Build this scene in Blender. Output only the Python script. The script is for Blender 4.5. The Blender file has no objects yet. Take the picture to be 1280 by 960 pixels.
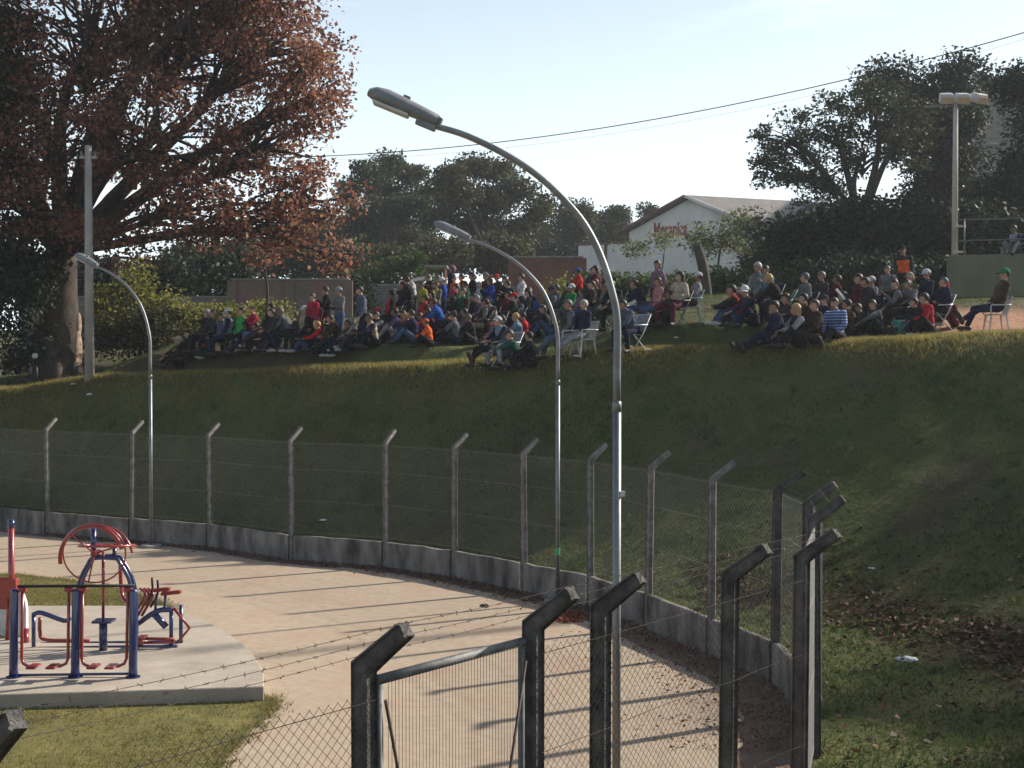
import bpy, bmesh, math, random
import numpy as np
from mathutils import Vector, Matrix
from math import radians as R, sin, cos, pi, atan2, hypot

random.seed(7)
RNG = np.random.default_rng(11)
sc = bpy.context.scene
col = sc.collection

# ------------------------------------------------------------------ camera
F, CAMH, YC = 1700.0, 4.5, 446.0           # focal in 1280-wide pixels, eye height, horizon row
PITCH = math.atan((480 - YC) / F)
cam_d = bpy.data.cameras.new('camera')
cam_d.sensor_width = 36.0
cam_d.lens = 36.0 * F / 1280.0
cam_d.clip_start = 0.1
cam_d.clip_end = 5000
cam = bpy.data.objects.new('camera', cam_d)
col.objects.link(cam)
cam.location = (0, 0, CAMH)
cam.rotation_euler = (R(90) - PITCH, 0, 0)
sc.camera = cam

# ------------------------------------------------------------------ sun and sky
SUN_AZ, SUN_EL = R(61), R(30)               # azimuth to the right of the view axis (+Y)
SUN = Vector((sin(SUN_AZ) * cos(SUN_EL), cos(SUN_AZ) * cos(SUN_EL), sin(SUN_EL)))
world = bpy.data.worlds.new('World')
sc.world = world
world.use_nodes = True
wn, wl = world.node_tree.nodes, world.node_tree.links
wn.clear()
w_out = wn.new('ShaderNodeOutputWorld')
w_bg = wn.new('ShaderNodeBackground')
w_sky = wn.new('ShaderNodeTexSky')
w_sky.sky_type = 'NISHITA'
w_sky.sun_disc = False
w_sky.sun_elevation = SUN_EL
w_sky.sun_rotation = SUN_AZ
w_sky.altitude = 700
w_sky.air_density = 1.0
w_sky.dust_density = 2.6
w_sky.ozone_density = 1.0
w_bg.inputs['Strength'].default_value = 0.08
# thin streaky cloud
w_tc = wn.new('ShaderNodeTexCoord')
w_map = wn.new('ShaderNodeMapping')
w_map.inputs['Scale'].default_value = (2.2, 2.2, 11.0)
w_noise = wn.new('ShaderNodeTexNoise')
w_noise.inputs['Scale'].default_value = 1.7
w_noise.inputs['Detail'].default_value = 6
w_noise.inputs['Roughness'].default_value = 0.55
w_ramp = wn.new('ShaderNodeValToRGB')
w_ramp.color_ramp.elements[0].position = 0.56
w_ramp.color_ramp.elements[0].color = (0.0, 0.0, 0.0, 1)
w_ramp.color_ramp.elements[1].position = 0.78
w_ramp.color_ramp.elements[1].color = (0.5, 0.5, 0.5, 1)
w_mix = wn.new('ShaderNodeMixRGB')
w_mix.inputs['Color2'].default_value = (9.5, 10.0, 10.2, 1)
wl.new(w_tc.outputs['Generated'], w_map.inputs['Vector'])
wl.new(w_map.outputs['Vector'], w_noise.inputs['Vector'])
wl.new(w_noise.outputs['Fac'], w_ramp.inputs['Fac'])
wl.new(w_ramp.outputs['Color'], w_mix.inputs['Fac'])
wl.new(w_sky.outputs['Color'], w_mix.inputs['Color1'])
# pale haze thickening towards the horizon, the same all round
w_sep = wn.new('ShaderNodeSeparateXYZ')
wl.new(w_tc.outputs['Generated'], w_sep.inputs[0])
w_abs = wn.new('ShaderNodeMath')
w_abs.operation = 'ABSOLUTE'
wl.new(w_sep.outputs['Z'], w_abs.inputs[0])
w_k = wn.new('ShaderNodeMath')
w_k.operation = 'MULTIPLY'
w_k.inputs[1].default_value = -4.6
wl.new(w_abs.outputs[0], w_k.inputs[0])
w_exp = wn.new('ShaderNodeMath')
w_exp.operation = 'EXPONENT'
wl.new(w_k.outputs[0], w_exp.inputs[0])
w_f = wn.new('ShaderNodeMath')
w_f.operation = 'MULTIPLY'
w_f.inputs[1].default_value = 0.92
wl.new(w_exp.outputs[0], w_f.inputs[0])
w_haze = wn.new('ShaderNodeMixRGB')
w_haze.inputs['Color2'].default_value = (11.8, 13.4, 14.0, 1)
wl.new(w_f.outputs[0], w_haze.inputs['Fac'])
wl.new(w_mix.outputs['Color'], w_haze.inputs['Color1'])
wl.new(w_haze.outputs['Color'], w_bg.inputs['Color'])
wl.new(w_bg.outputs['Background'], w_out.inputs['Surface'])

sun_d = bpy.data.lights.new('sun', 'SUN')
sun_d.energy = 5.0
sun_d.angle = R(1.3)
sun_d.color = (1.0, 0.92, 0.80)
sun = bpy.data.objects.new('sun', sun_d)
sun.rotation_euler = SUN.to_track_quat('Z', 'Y').to_euler()
sun.location = SUN * 80
col.objects.link(sun)

vs = sc.view_settings
vs.view_transform = 'Standard'
vs.look = 'None'
vs.exposure = 0.70
vs.gamma = 1.0
vs.use_curve_mapping = False
sc.cycles.max_bounces = 6
sc.cycles.transparent_max_bounces = 8
sc.cycles.use_denoising = True
sc.cycles.sample_clamp_indirect = 4.0


# ------------------------------------------------------------------ helpers
def ray(px, py):
    u, v = px - 640.0, -(py - 480.0)
    return Vector((u, F * cos(PITCH) + v * sin(PITCH), -F * sin(PITCH) + v * cos(PITCH)))


def at(px, py, d):
    """point on the pixel's ray at distance d along the ground (world Y)"""
    r = ray(px, py)
    r *= d / r.y
    return Vector((r.x, d, CAMH + r.z))


def on_z(px, py, z=0.0):
    r = ray(px, py)
    r *= (z - CAMH) / r.z
    return Vector((r.x, r.y, z))


def tag(o, label=None, cat=None, group=None, kind=None):
    if label:
        o['label'] = label
    if cat:
        o['category'] = cat
    if group:
        o['group'] = group
    if kind:
        o['kind'] = kind
    return o


def empty(name, loc=(0, 0, 0), rz=0.0):
    o = bpy.data.objects.new(name, None)
    o.location = loc
    o.rotation_euler = (0, 0, rz)
    o.empty_display_size = 0.1
    col.objects.link(o)
    return o


def link(name, me, mat=None, parent=None, loc=None, rot=None):
    o = bpy.data.objects.new(name, me)
    col.objects.link(o)
    if mat is not None and not me.materials:
        me.materials.append(mat)
    if parent is not None:
        o.parent = parent
    if loc is not None:
        o.location = loc
    if rot is not None:
        o.rotation_euler = rot
    return o


def copy_tree(o, parent=None):
    c = o.copy()
    col.objects.link(c)
    c.parent = parent
    for ch in list(o.children):
        copy_tree(ch, c)
    return c


def mesh_np(name, V, Fc, smooth=False, rnd=None):
    """fast mesh from numpy: V (n,3), Fc (m,k)"""
    V = np.asarray(V, dtype=np.float32)
    Fc = np.asarray(Fc, dtype=np.int32)
    me = bpy.data.meshes.new(name)
    m, k = Fc.shape
    me.vertices.add(len(V))
    me.vertices.foreach_set('co', V.ravel())
    me.loops.add(m * k)
    me.loops.foreach_set('vertex_index', Fc.ravel())
    me.polygons.add(m)
    me.polygons.foreach_set('loop_start', np.arange(0, m * k, k, dtype=np.int32))
    me.update(calc_edges=True)
    if smooth:
        me.polygons.foreach_set('use_smooth', np.ones(m, dtype=bool))
    if rnd is not None:
        a = me.attributes.new('rnd', 'FLOAT', 'FACE')
        a.data.foreach_set('value', np.asarray(rnd, dtype=np.float32))
    return me


def catmull(pts, n=6):
    P = [Vector(p) for p in pts]
    if len(P) < 3:
        return P
    Q = [P[0] * 2 - P[1]] + P + [P[-1] * 2 - P[-2]]
    out = []
    for i in range(1, len(Q) - 2):
        a, b, c, d = Q[i - 1:i + 3]
        for k in range(n):
            t = k / n
            out.append(0.5 * ((2 * b) + (c - a) * t + (2 * a - 5 * b + 4 * c - d) * t * t + (3 * b - a - 3 * c + d) * t ** 3))
    out.append(P[-1])
    return out


class MB:
    """collects shapes for ONE mesh"""
    def __init__(self):
        self.v, self.f = [], []

    def add(self, V, Fs):
        o = len(self.v)
        self.v += [tuple(p) for p in V]
        self.f += [tuple(i + o for i in f) for f in Fs]
        return self

    def box(self, c, s, rz=0.0, M=None):
        hx, hy, hz = s[0] / 2, s[1] / 2, s[2] / 2
        V = [Vector((x, y, z)) for z in (-hz, hz) for y in (-hy, hy) for x in (-hx, hx)]
        m = M if M is not None else Matrix.Rotation(rz, 3, 'Z')
        V = [m @ p + Vector(c) for p in V]
        return self.add(V, [(0, 2, 3, 1), (4, 5, 7, 6), (0, 1, 5, 4), (2, 6, 7, 3), (0, 4, 6, 2), (1, 3, 7, 5)])

    def tube(self, pts, r, n=8, caps=True, closed=False):
        P = [Vector(p) for p in pts]
        m = len(P)
        rad = r if isinstance(r, (list, tuple)) else [r] * m
        V, Fs = [], []
        prev = None
        for i in range(m):
            if closed:
                t = P[(i + 1) % m] - P[i - 1]
            else:
                t = P[min(i + 1, m - 1)] - P[max(i - 1, 0)]
            if t.length < 1e-9:
                t = Vector((0, 0, 1))
            t.normalize()
            if prev is None:
                ref = Vector((0, 0, 1)) if abs(t.z) < 0.9 else Vector((1, 0, 0))
                a = t.cross(ref).normalized()
            else:
                a = prev - t * prev.dot(t)
                a = a.normalized() if a.length > 1e-6 else t.orthogonal().normalized()
            prev = a
            b = t.cross(a)
            for k in range(n):
                g = 2 * pi * k / n
                V.append(P[i] + (a * cos(g) + b * sin(g)) * rad[i])
        rings = m if closed else m - 1
        for i in range(rings):
            for k in range(n):
                j = (i + 1) % m
                Fs.append((i * n + k, i * n + (k + 1) % n, j * n + (k + 1) % n, j * n + k))
        if caps and not closed:
            Fs.append(tuple(range(n - 1, -1, -1)))
            Fs.append(tuple((m - 1) * n + k for k in range(n)))
        return self.add(V, Fs)

    def lathe(self, prof, c=(0, 0, 0), n=16, M=None):
        V, Fs = [], []
        m = M if M is not None else Matrix.Identity(3)
        for (r, z) in prof:
            for k in range(n):
                g = 2 * pi * k / n
                V.append(m @ Vector((r * cos(g), r * sin(g), z)) + Vector(c))
        for i in range(len(prof) - 1):
            for k in range(n):
                Fs.append((i * n + k, i * n + (k + 1) % n, (i + 1) * n + (k + 1) % n, (i + 1) * n + k))
        Fs.append(tuple(range(n - 1, -1, -1)))
        Fs.append(tuple((len(prof) - 1) * n + k for k in range(n)))
        return self.add(V, Fs)

    def ellipsoid(self, c, r, M=None, n=12, rings=8):
        prof = []
        V, Fs = [], []
        m = M if M is not None else Matrix.Identity(3)
        for i in range(1, rings):
            th = pi * i / rings
            for k in range(n):
                g = 2 * pi * k / n
                V.append(m @ Vector((r[0] * sin(th) * cos(g), r[1] * sin(th) * sin(g), r[2] * cos(th))) + Vector(c))
        top = len(V)
        V.append(m @ Vector((0, 0, r[2])) + Vector(c))
        V.append(m @ Vector((0, 0, -r[2])) + Vector(c))
        for i in range(rings - 2):
            for k in range(n):
                Fs.append((i * n + k, (i + 1) * n + k, (i + 1) * n + (k + 1) % n, i * n + (k + 1) % n))
        for k in range(n):
            Fs.append((top, k, (k + 1) % n))
            Fs.append((top + 1, (rings - 2) * n + (k + 1) % n, (rings - 2) * n + k))
        return self.add(V, Fs)

    def prism(self, poly, z0, z1):
        """vertical prism over an xy polygon (counter-clockwise)"""
        n = len(poly)
        V = [(p[0], p[1], z0) for p in poly] + [(p[0], p[1], z1) for p in poly]
        Fs = [tuple(range(n - 1, -1, -1)), tuple(range(n, 2 * n))]
        Fs += [(k, (k + 1) % n, n + (k + 1) % n, n + k) for k in range(n)]
        return self.add(V, Fs)

    def mesh(self, name, smooth=False):
        me = bpy.data.meshes.new(name)
        me.from_pydata(self.v, [], self.f)
        me.update()
        if smooth:
            for p in me.polygons:
                p.use_smooth = len(p.vertices) <= 4
        return me

    def build(self, name, mat, parent=None, smooth=False, bevel=0.0, loc=None, rot=None):
        me = self.mesh(name, smooth)
        if bevel:
            bm = bmesh.new()
            bm.from_mesh(me)
            bmesh.ops.recalc_face_normals(bm, faces=bm.faces)
            bmesh.ops.bevel(bm, geom=bm.edges[:], offset=bevel, segments=1, affect='EDGES', clamp_overlap=True)
            bm.to_mesh(me)
            bm.free()
        return link(name, me, mat, parent, loc, rot)


# ------------------------------------------------------------------ materials
MATS = {}


def mat(name, c1, c2=None, scale=3.0, rough=0.85, bump=0.0, bscale=None, spec=0.3, metal=0.0, streak=False, detail=6, coat=0.0):
    if name in MATS:
        return MATS[name]
    m = bpy.data.materials.new(name)
    m.use_nodes = True
    nt = m.node_tree
    N, L = nt.nodes, nt.links
    b = N['Principled BSDF']
    b.inputs['Roughness'].default_value = rough
    b.inputs['Specular IOR Level'].default_value = spec
    b.inputs['Metallic'].default_value = metal
    if coat:
        b.inputs['Coat Weight'].default_value = coat
    c2 = c2 or tuple(x * 0.72 for x in c1)
    g = N.new('ShaderNodeNewGeometry')
    mp = N.new('ShaderNodeMapping')
    if streak:
        mp.inputs['Scale'].default_value = (1, 1, 0.4)
    L.new(g.outputs['Position'], mp.inputs['Vector'])
    t = N.new('ShaderNodeTexNoise')
    t.inputs['Scale'].default_value = scale
    t.inputs['Detail'].default_value = detail
    t.inputs['Roughness'].default_value = 0.62
    L.new(mp.outputs['Vector'], t.inputs['Vector'])
    rp = N.new('ShaderNodeValToRGB')
    rp.color_ramp.elements[0].position = 0.32
    rp.color_ramp.elements[0].color = (*c2, 1)
    rp.color_ramp.elements[1].position = 0.66
    rp.color_ramp.elements[1].color = (*c1, 1)
    L.new(t.outputs['Fac'], rp.inputs['Fac'])
    L.new(rp.outputs['Color'], b.inputs['Base Color'])
    if bump:
        t2 = N.new('ShaderNodeTexNoise')
        t2.inputs['Scale'].default_value = bscale or scale * 6
        t2.inputs['Detail'].default_value = 5
        L.new(g.outputs['Position'], t2.inputs['Vector'])
        bp = N.new('ShaderNodeBump')
        bp.inputs['Strength'].default_value = bump
        bp.inputs['Distance'].default_value = 0.02
        L.new(t2.outputs['Fac'], bp.inputs['Height'])
        L.new(bp.outputs['Normal'], b.inputs['Normal'])
    MATS[name] = m
    return m


def leaf_mat(name, ramp, trans=0.35, rough=0.6, spec=0.12):
    """colour from the per-leaf attribute, with light passing through"""
    m = bpy.data.materials.new(name)
    m.use_nodes = True
    N, L = m.node_tree.nodes, m.node_tree.links
    N.clear()
    out = N.new('ShaderNodeOutputMaterial')
    at_ = N.new('ShaderNodeAttribute')
    at_.attribute_name = 'rnd'
    rp = N.new('ShaderNodeValToRGB')
    el = rp.color_ramp.elements
    el[0].position, el[0].color = ramp[0][0], (*ramp[0][1], 1)
    el[1].position, el[1].color = ramp[-1][0], (*ramp[-1][1], 1)
    for p, c in ramp[1:-1]:
        e = el.new(p)
        e.color = (*c, 1)
    b = N.new('ShaderNodeBsdfPrincipled')
    b.inputs['Roughness'].default_value = rough
    b.inputs['Specular IOR Level'].default_value = spec
    t = N.new('ShaderNodeBsdfTranslucent')
    mx = N.new('ShaderNodeMixShader')
    mx.inputs['Fac'].default_value = trans
    L.new(at_.outputs['Fac'], rp.inputs['Fac'])
    L.new(rp.outputs['Color'], b.inputs['Base Color'])
    L.new(rp.outputs['Color'], t.inputs['Color'])
    L.new(b.outputs['BSDF'], mx.inputs[1])
    L.new(t.outputs['BSDF'], mx.inputs[2])
    L.new(mx.outputs['Shader'], out.inputs['Surface'])
    MATS[name] = m
    return m


M_conc = mat('weathered_concrete', (0.36, 0.34, 0.31), (0.17, 0.16, 0.15), 4.0, 0.92, 0.5, 40)
M_postdark = mat('backlit_mossy_concrete', (0.14, 0.13, 0.12), (0.035, 0.033, 0.032), 6.0, 0.9, 0.7, 60)  # mossy post concrete, its colour darkened further to stand for backlit shade
M_post = mat('post_concrete', (0.27, 0.25, 0.235), (0.10, 0.095, 0.09), 7.0, 0.92, 0.5, 60)
M_wall = mat('stained_wall_concrete', (0.27, 0.245, 0.22), (0.055, 0.047, 0.042), 2.6, 0.93, 0.8, 25, streak=True, detail=9)
M_wire = mat('galvanised_wire', (0.34, 0.335, 0.33), (0.20, 0.195, 0.19), 30, 0.6, metal=0.3)
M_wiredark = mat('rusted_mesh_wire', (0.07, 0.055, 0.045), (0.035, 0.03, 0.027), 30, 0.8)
M_barb = mat('rusty_wire', (0.12, 0.09, 0.07), (0.05, 0.04, 0.035), 30, 0.8)
M_galv = mat('galvanised_pole', (0.25, 0.255, 0.26), (0.155, 0.16, 0.165), 5, 0.52, metal=0.7, spec=0.5)
M_lampgrey = mat('lamp_housing_grey', (0.20, 0.21, 0.22), (0.14, 0.15, 0.16), 8, 0.5)
M_glass = mat('lamp_lens', (0.55, 0.55, 0.52), (0.45, 0.45, 0.42), 8, 0.25, spec=0.5)
M_blue = mat('blue_paint', (0.014, 0.026, 0.12), (0.010, 0.018, 0.08), 9, 0.25, spec=0.6, coat=0.5)
M_red = mat('red_paint', (0.30, 0.024, 0.018), (0.20, 0.016, 0.012), 9, 0.28, spec=0.6, coat=0.4)
M_pipe = mat('gate_pipe', (0.20, 0.20, 0.195), (0.10, 0.10, 0.098), 12, 0.65, metal=0.15)
M_white = mat('white_plastic', (0.52, 0.52, 0.51), (0.38, 0.38, 0.375), 10, 0.45)
M_bark = mat('tree_bark', (0.19, 0.15, 0.12), (0.06, 0.048, 0.038), 3.5, 0.95, 0.9, 14, streak=True)
M_trunk = mat('brown_trunk_bark', (0.080, 0.060, 0.048), (0.022, 0.018, 0.015), 3.5, 0.95, 0.9, 14, streak=True)
M_darkbark = mat('dark_bark', (0.085, 0.07, 0.055), (0.03, 0.026, 0.022), 5, 0.95, 0.8, 18)
M_sunbark = mat('sunlit_bark_patch', (0.36, 0.26, 0.18), (0.14, 0.10, 0.07), 6, 0.9, 0.6, 18)  # sunlight on the trunk, put into a paler bark colour
M_black = mat('black_rubber', (0.02, 0.02, 0.022), (0.012, 0.012, 0.013), 10, 0.6)
M_roof = mat('grey_roof_sheet', (0.22, 0.20, 0.185), (0.15, 0.14, 0.13), 2, 0.7)
M_plaster = mat('white_plaster', (0.74, 0.71, 0.67), (0.55, 0.525, 0.49), 0.8, 0.9, streak=True)
M_fascia = mat('brown_fascia', (0.19, 0.11, 0.07), (0.11, 0.065, 0.045), 3, 0.8)
M_greenwall = mat('green_painted_wall', (0.165, 0.17, 0.10), (0.115, 0.12, 0.07), 1.5, 0.9, streak=True)


# ------------------------------------------------------------------ terrain
CREST = [(-60, 56, 3.0), (-30, 47, 3.2), (-15.4, 41.2, 3.5), (-12.2, 40.2, 3.9), (-7.6, 38.2, 4.08), (-1.7, 36, 4.32),
         (2.4, 34.6, 4.62), (5.9, 33.4, 4.72), (9.4, 32.6, 4.92), (12, 32, 5.0), (18, 29, 5.2), (23, 20, 5.2), (25, 10, 5.2), (26, -12, 5.2), (27, -60, 5.2)]
FOOT = [(-60, 52), (-30, 41.5), (-16.8, 38.4), (-12, 35.7), (-4.9, 30.8), (-1.2, 28.6), (2, 26.4), (5.4, 23.4), (6.9, 18), (8.6, 13), (11, 7), (13, -12), (14, -60)]
NEAR_A, NEAR_B = Vector((-2.4, 6.3)), Vector((2.86, 13.2))
NEAR_DIR = (NEAR_B - NEAR_A).normalized()
NEAR_N = Vector((NEAR_DIR.y, -NEAR_DIR.x))   # towards the camera side


def pdist(X, Y, line):
    best = np.full(X.shape, 1e9)
    val = np.zeros(X.shape)
    for a, b in zip(line[:-1], line[1:]):
        dx, dy = b[0] - a[0], b[1] - a[1]
        t = np.clip(((X - a[0]) * dx + (Y - a[1]) * dy) / (dx * dx + dy * dy), 0, 1)
        d = np.hypot(X - (a[0] + t * dx), Y - (a[1] + t * dy))
        if len(a) > 2:
            z = a[2] + t * (b[2] - a[2])
            val = np.where(d < best, z, val)
        best = np.minimum(d, best)
    return best, val


def inside(X, Y, poly):
    r = np.zeros(X.shape, dtype=bool)
    n = len(poly)
    for i in range(n):
        x0, y0 = poly[i][:2]
        x1, y1 = poly[(i + 1) % n][:2]
        if y0 == y1:
            continue
        c = ((y0 > Y) != (y1 > Y)) & (X < (x1 - x0) * (Y - y0) / (y1 - y0) + x0)
        r ^= c
    return r


def sst(a, b, x):
    t = np.clip((x - a) / (b - a), 0, 1)
    return t * t * (3 - 2 * t)


def bumps(X, Y, s=1.0, seed=0.0):
    r = np.zeros(np.shape(X))
    amp = 1.0
    for k in range(5):
        a = 1.7 * k + seed
        f = s * 1.9 ** k
        r = r + amp * np.sin(f * (X * cos(a) + Y * sin(a)) + 1.3 * k + seed + 1.5 * np.sin(f * 0.6 * (X * sin(a) - Y * cos(a)) + seed))
        amp *= 0.55
    return r * 0.45


def terrain(X, Y):
    X = np.asarray(X, dtype=float)
    Y = np.asarray(Y, dtype=float)
    df, _ = pdist(X, Y, FOOT)
    dc, zc = pdist(X, Y, CREST)
    below = inside(X, Y, CREST + [(-60, -60)])
    flat = inside(X, Y, FOOT + [(-60, -60)])
    t = np.where(flat, 0.0, df / np.maximum(df + dc, 1e-6))
    prof = 0.30 * t + 0.70 * t ** 1.75
    tb_ = 0.86
    pb_ = 0.30 * tb_ + 0.70 * tb_ ** 1.75
    w_ = (1 - t) / (1 - tb_)
    prof = np.where(t > tb_, 1 - (1 - t) * 0.22 - (1 - pb_ - 0.22 * (1 - tb_)) * w_ ** 1.8, prof)
    z_slope = zc * prof + 0.11 * bumps(X, Y, 0.9) * np.sin(pi * t) ** 0.7 + 0.04 * bumps(X, Y, 2.6, 2.0) * np.sin(pi * t)
    # upper ground: a flat lip, a small earth step, then the spectators' slope
    step = np.interp(X, [-30, -13.5, -11, -3, 0, 2, 3.5, 7, 8.5, 40], [0.0, 0.0, 0.60, 0.52, 0.12, 0.15, 0.55, 0.5, 0.0, 0.0])
    s0 = np.interp(X, [-11, 2, 6], [1.7, 1.7, 1.0])
    wave = 0.25 * bumps(X, Y * 0.2, 0.6, 5.0)
    up = 0.05 * np.minimum(dc, 2.0) + step * sst(s0 + wave, s0 + 0.5 + wave, dc)
    up = up + 0.165 * np.clip(dc - 2.2, 0, 7) + 0.05 * np.clip(dc - 9, 0, 22) + 0.035 * np.clip(dc - 31, 0, 60)
    z_up = zc + up + 0.05 * bumps(X, Y, 0.8, 1.0)
    z = np.where(below, z_slope, z_up)
    # ground the camera's bank stands on
    s = (X - NEAR_A.x) * NEAR_N.x + (Y - NEAR_A.y) * NEAR_N.y
    bank = 2.9 * sst(1.6, 5.4, s)
    z = np.where(flat, np.maximum(z, bank), np.maximum(z, bank * (t < 0.98)))
    z = np.where(flat, z + 0.015 * bumps(X, Y, 1.2, 3.0) * (s > 0.3) - 0.03, z)
    return z


def tz(x, y):
    return float(terrain(np.array([x]), np.array([y]))[0])


def ground_hit(px, py, d0=26.0, d1=75.0):
    """where the ray through a pixel first meets the upper ground"""
    ds = np.arange(d0, d1, 0.05)
    r = ray(px, py)
    X = r.x / r.y * ds
    Z = CAMH + r.z / r.y * ds
    T = terrain(X, ds)
    k = np.argmax(Z < T)
    if not (Z < T).any():
        k = len(ds) - 1
    d = ds[k]
    return Vector((X[k], d, T[k]))


def graded(lo, hi, step, far_lo, far_hi, g=1.16):
    a = list(np.arange(lo, hi + 1e-6, step))
    s, x = step, a[-1]
    while x < far_hi:
        s *= g
        x += s
        a.append(x)
    s, x = step, a[0]
    pre = []
    while x > far_lo:
        s *= g
        x -= s
        pre.append(x)
    return np.array(pre[::-1] + a)


FENCE_ROUGH = [(-40, 41), (-17, 37.7), (-12, 35.2), (-7.2, 32.2), (-2.7, 29.2), (0.23, 26.1), (2.27, 22.6), (3.7, 18.9), (3.72, 17), (2.9, 13.3), (-4, 4.2), (-40, -20)]
xs = graded(-20, 17, 0.22, -1500, 1500)
ys = graded(12, 50, 0.22, -300, 2500)
GX, GY = np.meshgrid(xs, ys)
GZ = terrain(GX, GY)
nx, ny = len(xs), len(ys)
V = np.stack([GX.ravel(), GY.ravel(), GZ.ravel()], 1)
idx = np.arange(nx * ny).reshape(ny, nx)
Fq = np.stack([idx[:-1, :-1].ravel(), idx[:-1, 1:].ravel(), idx[1:, 1:].ravel(), idx[1:, :-1].ravel()], 1)
g_me = mesh_np('ground', V, Fq, smooth=True)
# soil showing through: the step face, the trampled seating, the litter line, the red earth beside the green wall
dcg, _ = pdist(GX, GY, CREST)
dfg, _ = pdist(GX, GY, FOOT)
belowg = inside(GX, GY, CREST + [(-60, -60)])
flatg = inside(GX, GY, FOOT + [(-60, -60)])
soil = np.zeros(GX.shape)
nz = bumps(GX, GY, 1.1, 4.0)
soil = np.maximum(soil, np.where(~belowg, sst(1.4, 1.9, dcg) * (1 - sst(2.6, 4.5, dcg)) * (GX < -4.5) * (GX > -12.5), 0) * 0.75)
soil = np.maximum(soil, np.where(~belowg, sst(2.2, 3.2, dcg) * (1 - sst(8, 13, dcg)), 0) * np.clip(0.45 + 0.5 * nz, 0, 1) * 0.8)
worn = bumps(GX, GY, 0.5, 12.0) + 0.45 * bumps(GX, GY, 1.7, 3.0)
soil = np.maximum(soil, np.where(belowg, sst(0.6, 1.0, worn) * 0.7, 0))
in_fence = inside(GX, GY, [(a, b) for a, b in FENCE_ROUGH])
dirt = np.where(in_fence, 1.0, 0.0)
red_soil = np.exp(-((GX - 12.6) / 2.0) ** 2 - ((GY - 36.5) / 2.2) ** 2) * 1.4
litter = np.where(~flatg & (GX > 4), np.exp(-((dfg - 0.9 - 0.5 * nz) / 1.1) ** 2), 0) * np.clip(0.6 + 0.5 * bumps(GX, GY, 2.2, 7.0), 0, 1)
for nm, arr in (('soil', soil), ('dirt', dirt), ('red_soil', np.clip(red_soil, 0, 1)), ('litter', litter)):
    a = g_me.attributes.new(nm, 'FLOAT', 'POINT')
    a.data.foreach_set('value', arr.ravel().astype(np.float32))


def ground_material():
    m = bpy.data.materials.new('ground_soil_and_turf')
    m.use_nodes = True
    N, L = m.node_tree.nodes, m.node_tree.links
    b = N['Principled BSDF']
    b.inputs['Roughness'].default_value = 1.0
    b.inputs['Specular IOR Level'].default_value = 0.1
    g = N.new('ShaderNodeNewGeometry')

    def noise(scale, lo, hi, c1, c2):
        t = N.new('ShaderNodeTexNoise')
        t.inputs['Scale'].default_value = scale
        t.inputs['Detail'].default_value = 7
        t.inputs['Roughness'].default_value = 0.65
        L.new(g.outputs['Position'], t.inputs['Vector'])
        rp = N.new('ShaderNodeValToRGB')
        rp.color_ramp.elements[0].position = lo
        rp.color_ramp.elements[1].position = hi
        rp.color_ramp.elements[0].color = (*c1, 1)
        rp.color_ramp.elements[1].color = (*c2, 1)
        L.new(t.outputs['Fac'], rp.inputs['Fac'])
        return rp.outputs['Color']

    def mix(fac, a, bb):
        x = N.new('ShaderNodeMixRGB')
        L.new(fac, x.inputs['Fac'])
        L.new(a, x.inputs['Color1'])
        L.new(bb, x.inputs['Color2'])
        return x.outputs['Color']

    def attr(nm):
        a_ = N.new('ShaderNodeAttribute')
        a_.attribute_name = nm
        return a_.outputs['Fac']
    c = noise(1.3, 0.35, 0.65, (0.060, 0.074, 0.026), (0.10, 0.098, 0.038))
    c = mix(noise(0.35, 0.5, 0.7, (0, 0, 0), (0.6, 0.6, 0.6)), c, noise(5, 0.3, 0.7, (0.07, 0.05, 0.03), (0.13, 0.10, 0.06)))
    c = mix(attr('soil'), c, noise(3, 0.3, 0.7, (0.038, 0.027, 0.020), (0.085, 0.06, 0.043)))
    c = mix(attr('dirt'), c, noise(2.5, 0.3, 0.7, (0.13, 0.08, 0.06), (0.28, 0.185, 0.14)))
    c = mix(attr('litter'), c, noise(9, 0.35, 0.65, (0.03, 0.018, 0.012), (0.10, 0.055, 0.032)))
    c = mix(attr('red_soil'), c, noise(4, 0.3, 0.7, (0.30, 0.15, 0.09), (0.42, 0.24, 0.15)))
    L.new(c, b.inputs['Base Color'])
    t2 = N.new('ShaderNodeTexNoise')
    t2.inputs['Scale'].default_value = 9
    t2.inputs['Detail'].default_value = 8
    L.new(g.outputs['Position'], t2.inputs['Vector'])
    bp = N.new('ShaderNodeBump')
    bp.inputs['Strength'].default_value = 0.9
    bp.inputs['Distance'].default_value = 0.06
    L.new(t2.outputs['Fac'], bp.inputs['Height'])
    L.new(bp.outputs['Normal'], b.inputs['Normal'])
    return m


ground = link('ground', g_me, ground_material())
tag(ground, 'grassy embankment and ground around the walking track', 'ground', kind='structure')

# ------------------------------------------------------------------ fence lines
POST_H, TIP_H = 2.65, 2.93
far_px = [(60, 667), (165, 676), (262, 684), (365, 700), (482, 709), (568, 722), (655, 739.5), (738, 758), (810, 784), (889, 818), (969, 851)]
far_xy = [(-17.0, 37.6), (-14.6, 36.4)] + [tuple(on_z(x, y).xy) for x, y in far_px]
corner = [(3.70, 17.1), (3.42, 15.3)]
far_xy = far_xy + corner
near_tip = [(20, 880), (525, 772), (728, 742), (806, 724), (957, 682), (1040, 655)]
near_base_px = [-42, 456, 665, 750, 910, 1000]
near_xy = []
for (tx, ty), bx in zip(near_tip, near_base_px):
    d = (TIP_H - CAMH) / (ray(tx, ty).z) * ray(tx, ty).y
    d += 0.10
    near_xy.append(((bx - 640) / F * d, d))
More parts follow.
